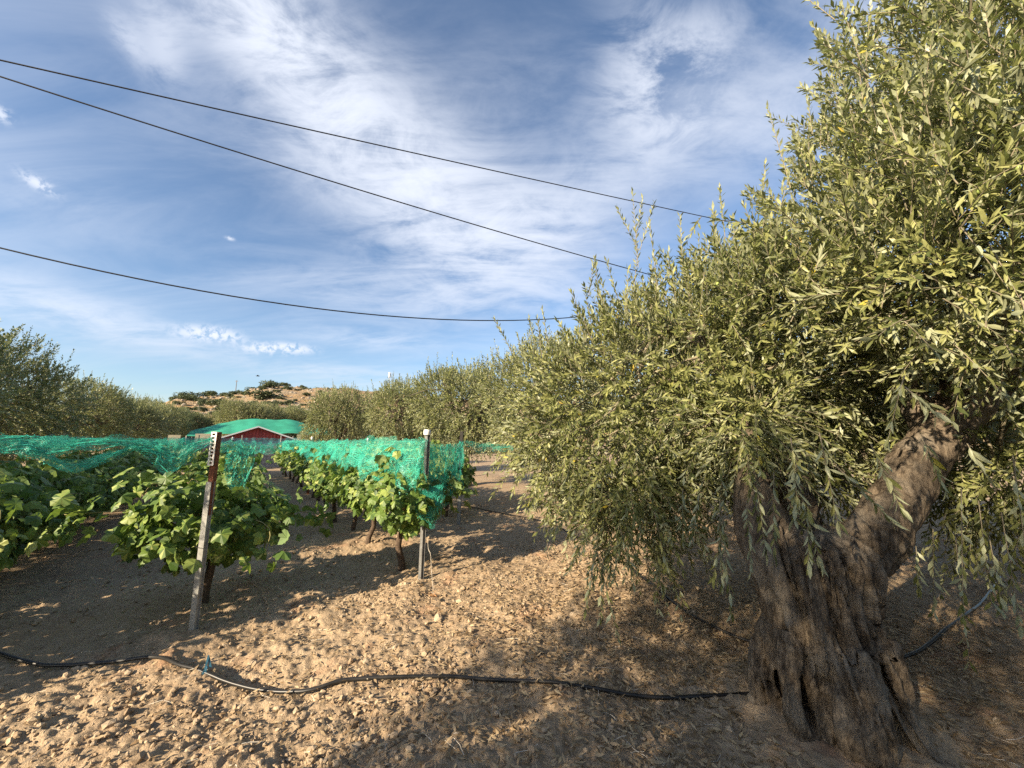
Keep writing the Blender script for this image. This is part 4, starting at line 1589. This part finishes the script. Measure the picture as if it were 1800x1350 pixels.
def shrub_variant(seed, n=900, leaf=.16):
    r = np.random.default_rng(seed)
    P = []
    for k in range(9):
        c = np.array([r.normal(0, .38), r.normal(0, .30), .55 + r.normal(0, .15)])
        s = r.uniform(.28, .5)
        q = unit(r.normal(0, 1, (n // 9, 3))) * (r.uniform(.5, 1, (n // 9, 1)) ** .5) * s
        P.append(c + q * [1, 1, .8])
    P = np.vstack(P)
    P[:, 2] = np.maximum(P[:, 2], .03)
    Dv = unit(r.normal(0, 1, P.shape) + [0, 0, .3])
    Nv = unit(P - [0, 0, .4] + r.normal(0, .4, P.shape))
    V, F = leaf_cloud(P, Dv, Nv, r.uniform(.6, 1.3, len(P)) * leaf, OL2_V, OL2_F, 3.2)
    cr = mesh_np('crown', V, F, M['shrub_leaf'], False, np.repeat(r.random(len(P)), 2))
    mb = MB()
    mb.tube([[0, 0, -.2], [.02, 0, .25], [0, .03, .6]], [.06, .045, .02], 6)
    for k in range(4):
        a = k * 1.57
        mb.tube([[0, 0, .2], [math.cos(a) * .2, math.sin(a) * .2, .4], [math.cos(a) * .4, math.sin(a) * .35, .7]], [.03, .02, .01], 4, False)
    return cr, mb.mesh('trunk', M['vine_bark'], True)


SV = [shrub_variant(500 + k) for k in range(4)]


def hill_at(px, d):
    v = pdir(px, 700)
    a = math.atan2(v[0], v[1])
    x, y = math.sin(a) * d, math.cos(a) * d
    return x, y, float(hill_h(np.array([x]), np.array([y]))[0])


def shrub(px, d, wd, ht, lab, grp='shrubs on the hill'):
    x, y, z = hill_at(px, d)
    k = int(rng.integers(4))
    root = empty('shrub', (x, y, z - .25), rng.uniform(0, 6.28))
    root.scale = (wd / 1.6, wd / 1.6, ht / 1.1)
    tag(root, lab, 'shrub', grp)
    o = link('crown', SV[k][0], root)
    o['kind'] = 'stuff'
    link('trunk', SV[k][1], root)


marked = [(368, 322, 11, 5, 'broad dark shrub on the left shoulder of the hill'), (422, 326, 6, 5, 'round dark shrub on the hill skyline beside the faint pole'), (463, 330, 5, 4.5, 'left one of a pair of shrubs on the hill skyline'),
          (477, 330, 6, 6, 'right one of a pair of shrubs on the hill skyline'), (524, 333, 4, 4.5, 'lone small shrub at the top right of the hill skyline'), (450, 328, 4, 3, 'low shrub left of the skyline pair on the hill'),
          (383, 250, 9, 5, 'dark shrub on the lower left hillside'), (462, 255, 13, 6, 'large dark shrub low in the middle of the hillside'), (475, 292, 10, 5, 'grey-green shrub mid hillside under the skyline pair'),
          (447, 296, 8, 4, 'pale shrub mid hillside left of centre'), (330, 320, 10, 5, 'shrub where the hill meets the left tree line'), (342, 300, 9, 5, 'second shrub at the left foot of the hill')]
for m_ in marked:
    shrub(*m_)
used = []
for i in range(165):
    shrub(rng.uniform(296, 580), rng.uniform(190, 335), rng.uniform(1.8, 5.5), rng.uniform(1.2, 3.2), 'small scattered shrub on the dry hillside')
mb = MB()
V0, F0 = ico(0)
for i in range(420):
    x, y, z = hill_at(rng.uniform(290, 620), rng.uniform(180, 335))
    s = rng.uniform(.5, 1.5)
    mb.add(V0 * (1 + rng.normal(0, .15, (len(V0), 1))) * [s, s, s * .7] + [x, y, z + .1], F0)
o = mb.build('hill_rocks', M['rock'], hill)
o['kind'] = 'stuff'
# olive belt between the canopy and the hill
for i in range(26):
    pp = -16 + i * 1.75 + rng.normal(0, .3)
    q = vy(pp, 43 + rng.normal(0, 2) + (i % 3) * 4)
    nm = '%d' % i
    root = place_olive(OV[i % 3], q[0], q[1], rng.uniform(0, 6), rng.uniform(1.2, 1.5), 'rounded grey-green olive tree in the belt at the foot of the hill', 'olive belt below the hill')

# faint pole on the hill, antenna mast, bird
x, y, z = hill_at(413, 318)
pole = empty('utility_pole', (x, y, z))
tag(pole, 'faint distant utility pole standing on the hillside', 'utility pole')
MB().tube([[0, 0, -.5], [0, 0, 5], [0, 0, 10.5]], [.22, .2, .16], 6).build('shaft', M['pole_wood'], pole)
MB().box((0, 0, 9.9), (2.0, .2, .2)).build('cross_arm', M['pole_wood'], pole)
v = pdir(685, 655)
a = math.atan2(v[0], v[1])
dm = 150.0
mx, my = math.sin(a) * dm, math.cos(a) * dm
mz = H + v[2] / math.hypot(v[0], v[1]) * dm
mast = empty('antenna_mast', (mx, my, float(hill_h(np.array([mx]), np.array([my]))[0]) - .3))
tag(mast, 'slim white antenna mast rising above the middle olive trees', 'antenna mast')
hm = mz - mast.location[2]
MB().tube([[0, 0, -.5], [0, 0, hm * .5], [0, 0, hm]], [.3, .2, .10], 8).build('shaft', M['galv'], mast)
for k in range(3):
    t = k * 2.094 + .4
    MB().box((math.cos(t) * .4, math.sin(t) * .4, hm - .9), (.28, .28, 1.8), rz=t).build('antenna_panel', M['white_trim'], mast)
v = pdir(453, 661)
b0 = np.array([0, 0, H]) + v * 40
bird = empty('bird', b0, .6)
tag(bird, 'tiny dark bird flying over the hill', 'bird')
MB().tube([[-.17, 0, 0], [-.05, 0, .01], [.08, 0, .01], [.15, 0, .02], [.19, 0, .015]], [.012, .045, .045, .028, .004], 8).build('body', M['bird'], bird, True)
for sgn in (-1, 1):
    mb = MB()
    mb.add([[.07, 0, .02], [-.06, 0, .02], [.05, sgn * .16, .08], [-.07, sgn * .15, .08], [-.02, sgn * .32, .05], [.07, 0, .03], [-.06, 0, .03], [.05, sgn * .16, .09], [-.07, sgn * .15, .09]],
           [[0, 1, 3], [0, 3, 2], [2, 3, 4], [5, 6, 8], [5, 8, 7], [7, 8, 4]])
    mb.build('wing', M['bird'], bird)
print('objects', len(bpy.data.objects), 'tris', sum(sum(p.loop_total - 2 for p in m.polygons) for m in bpy.data.meshes))
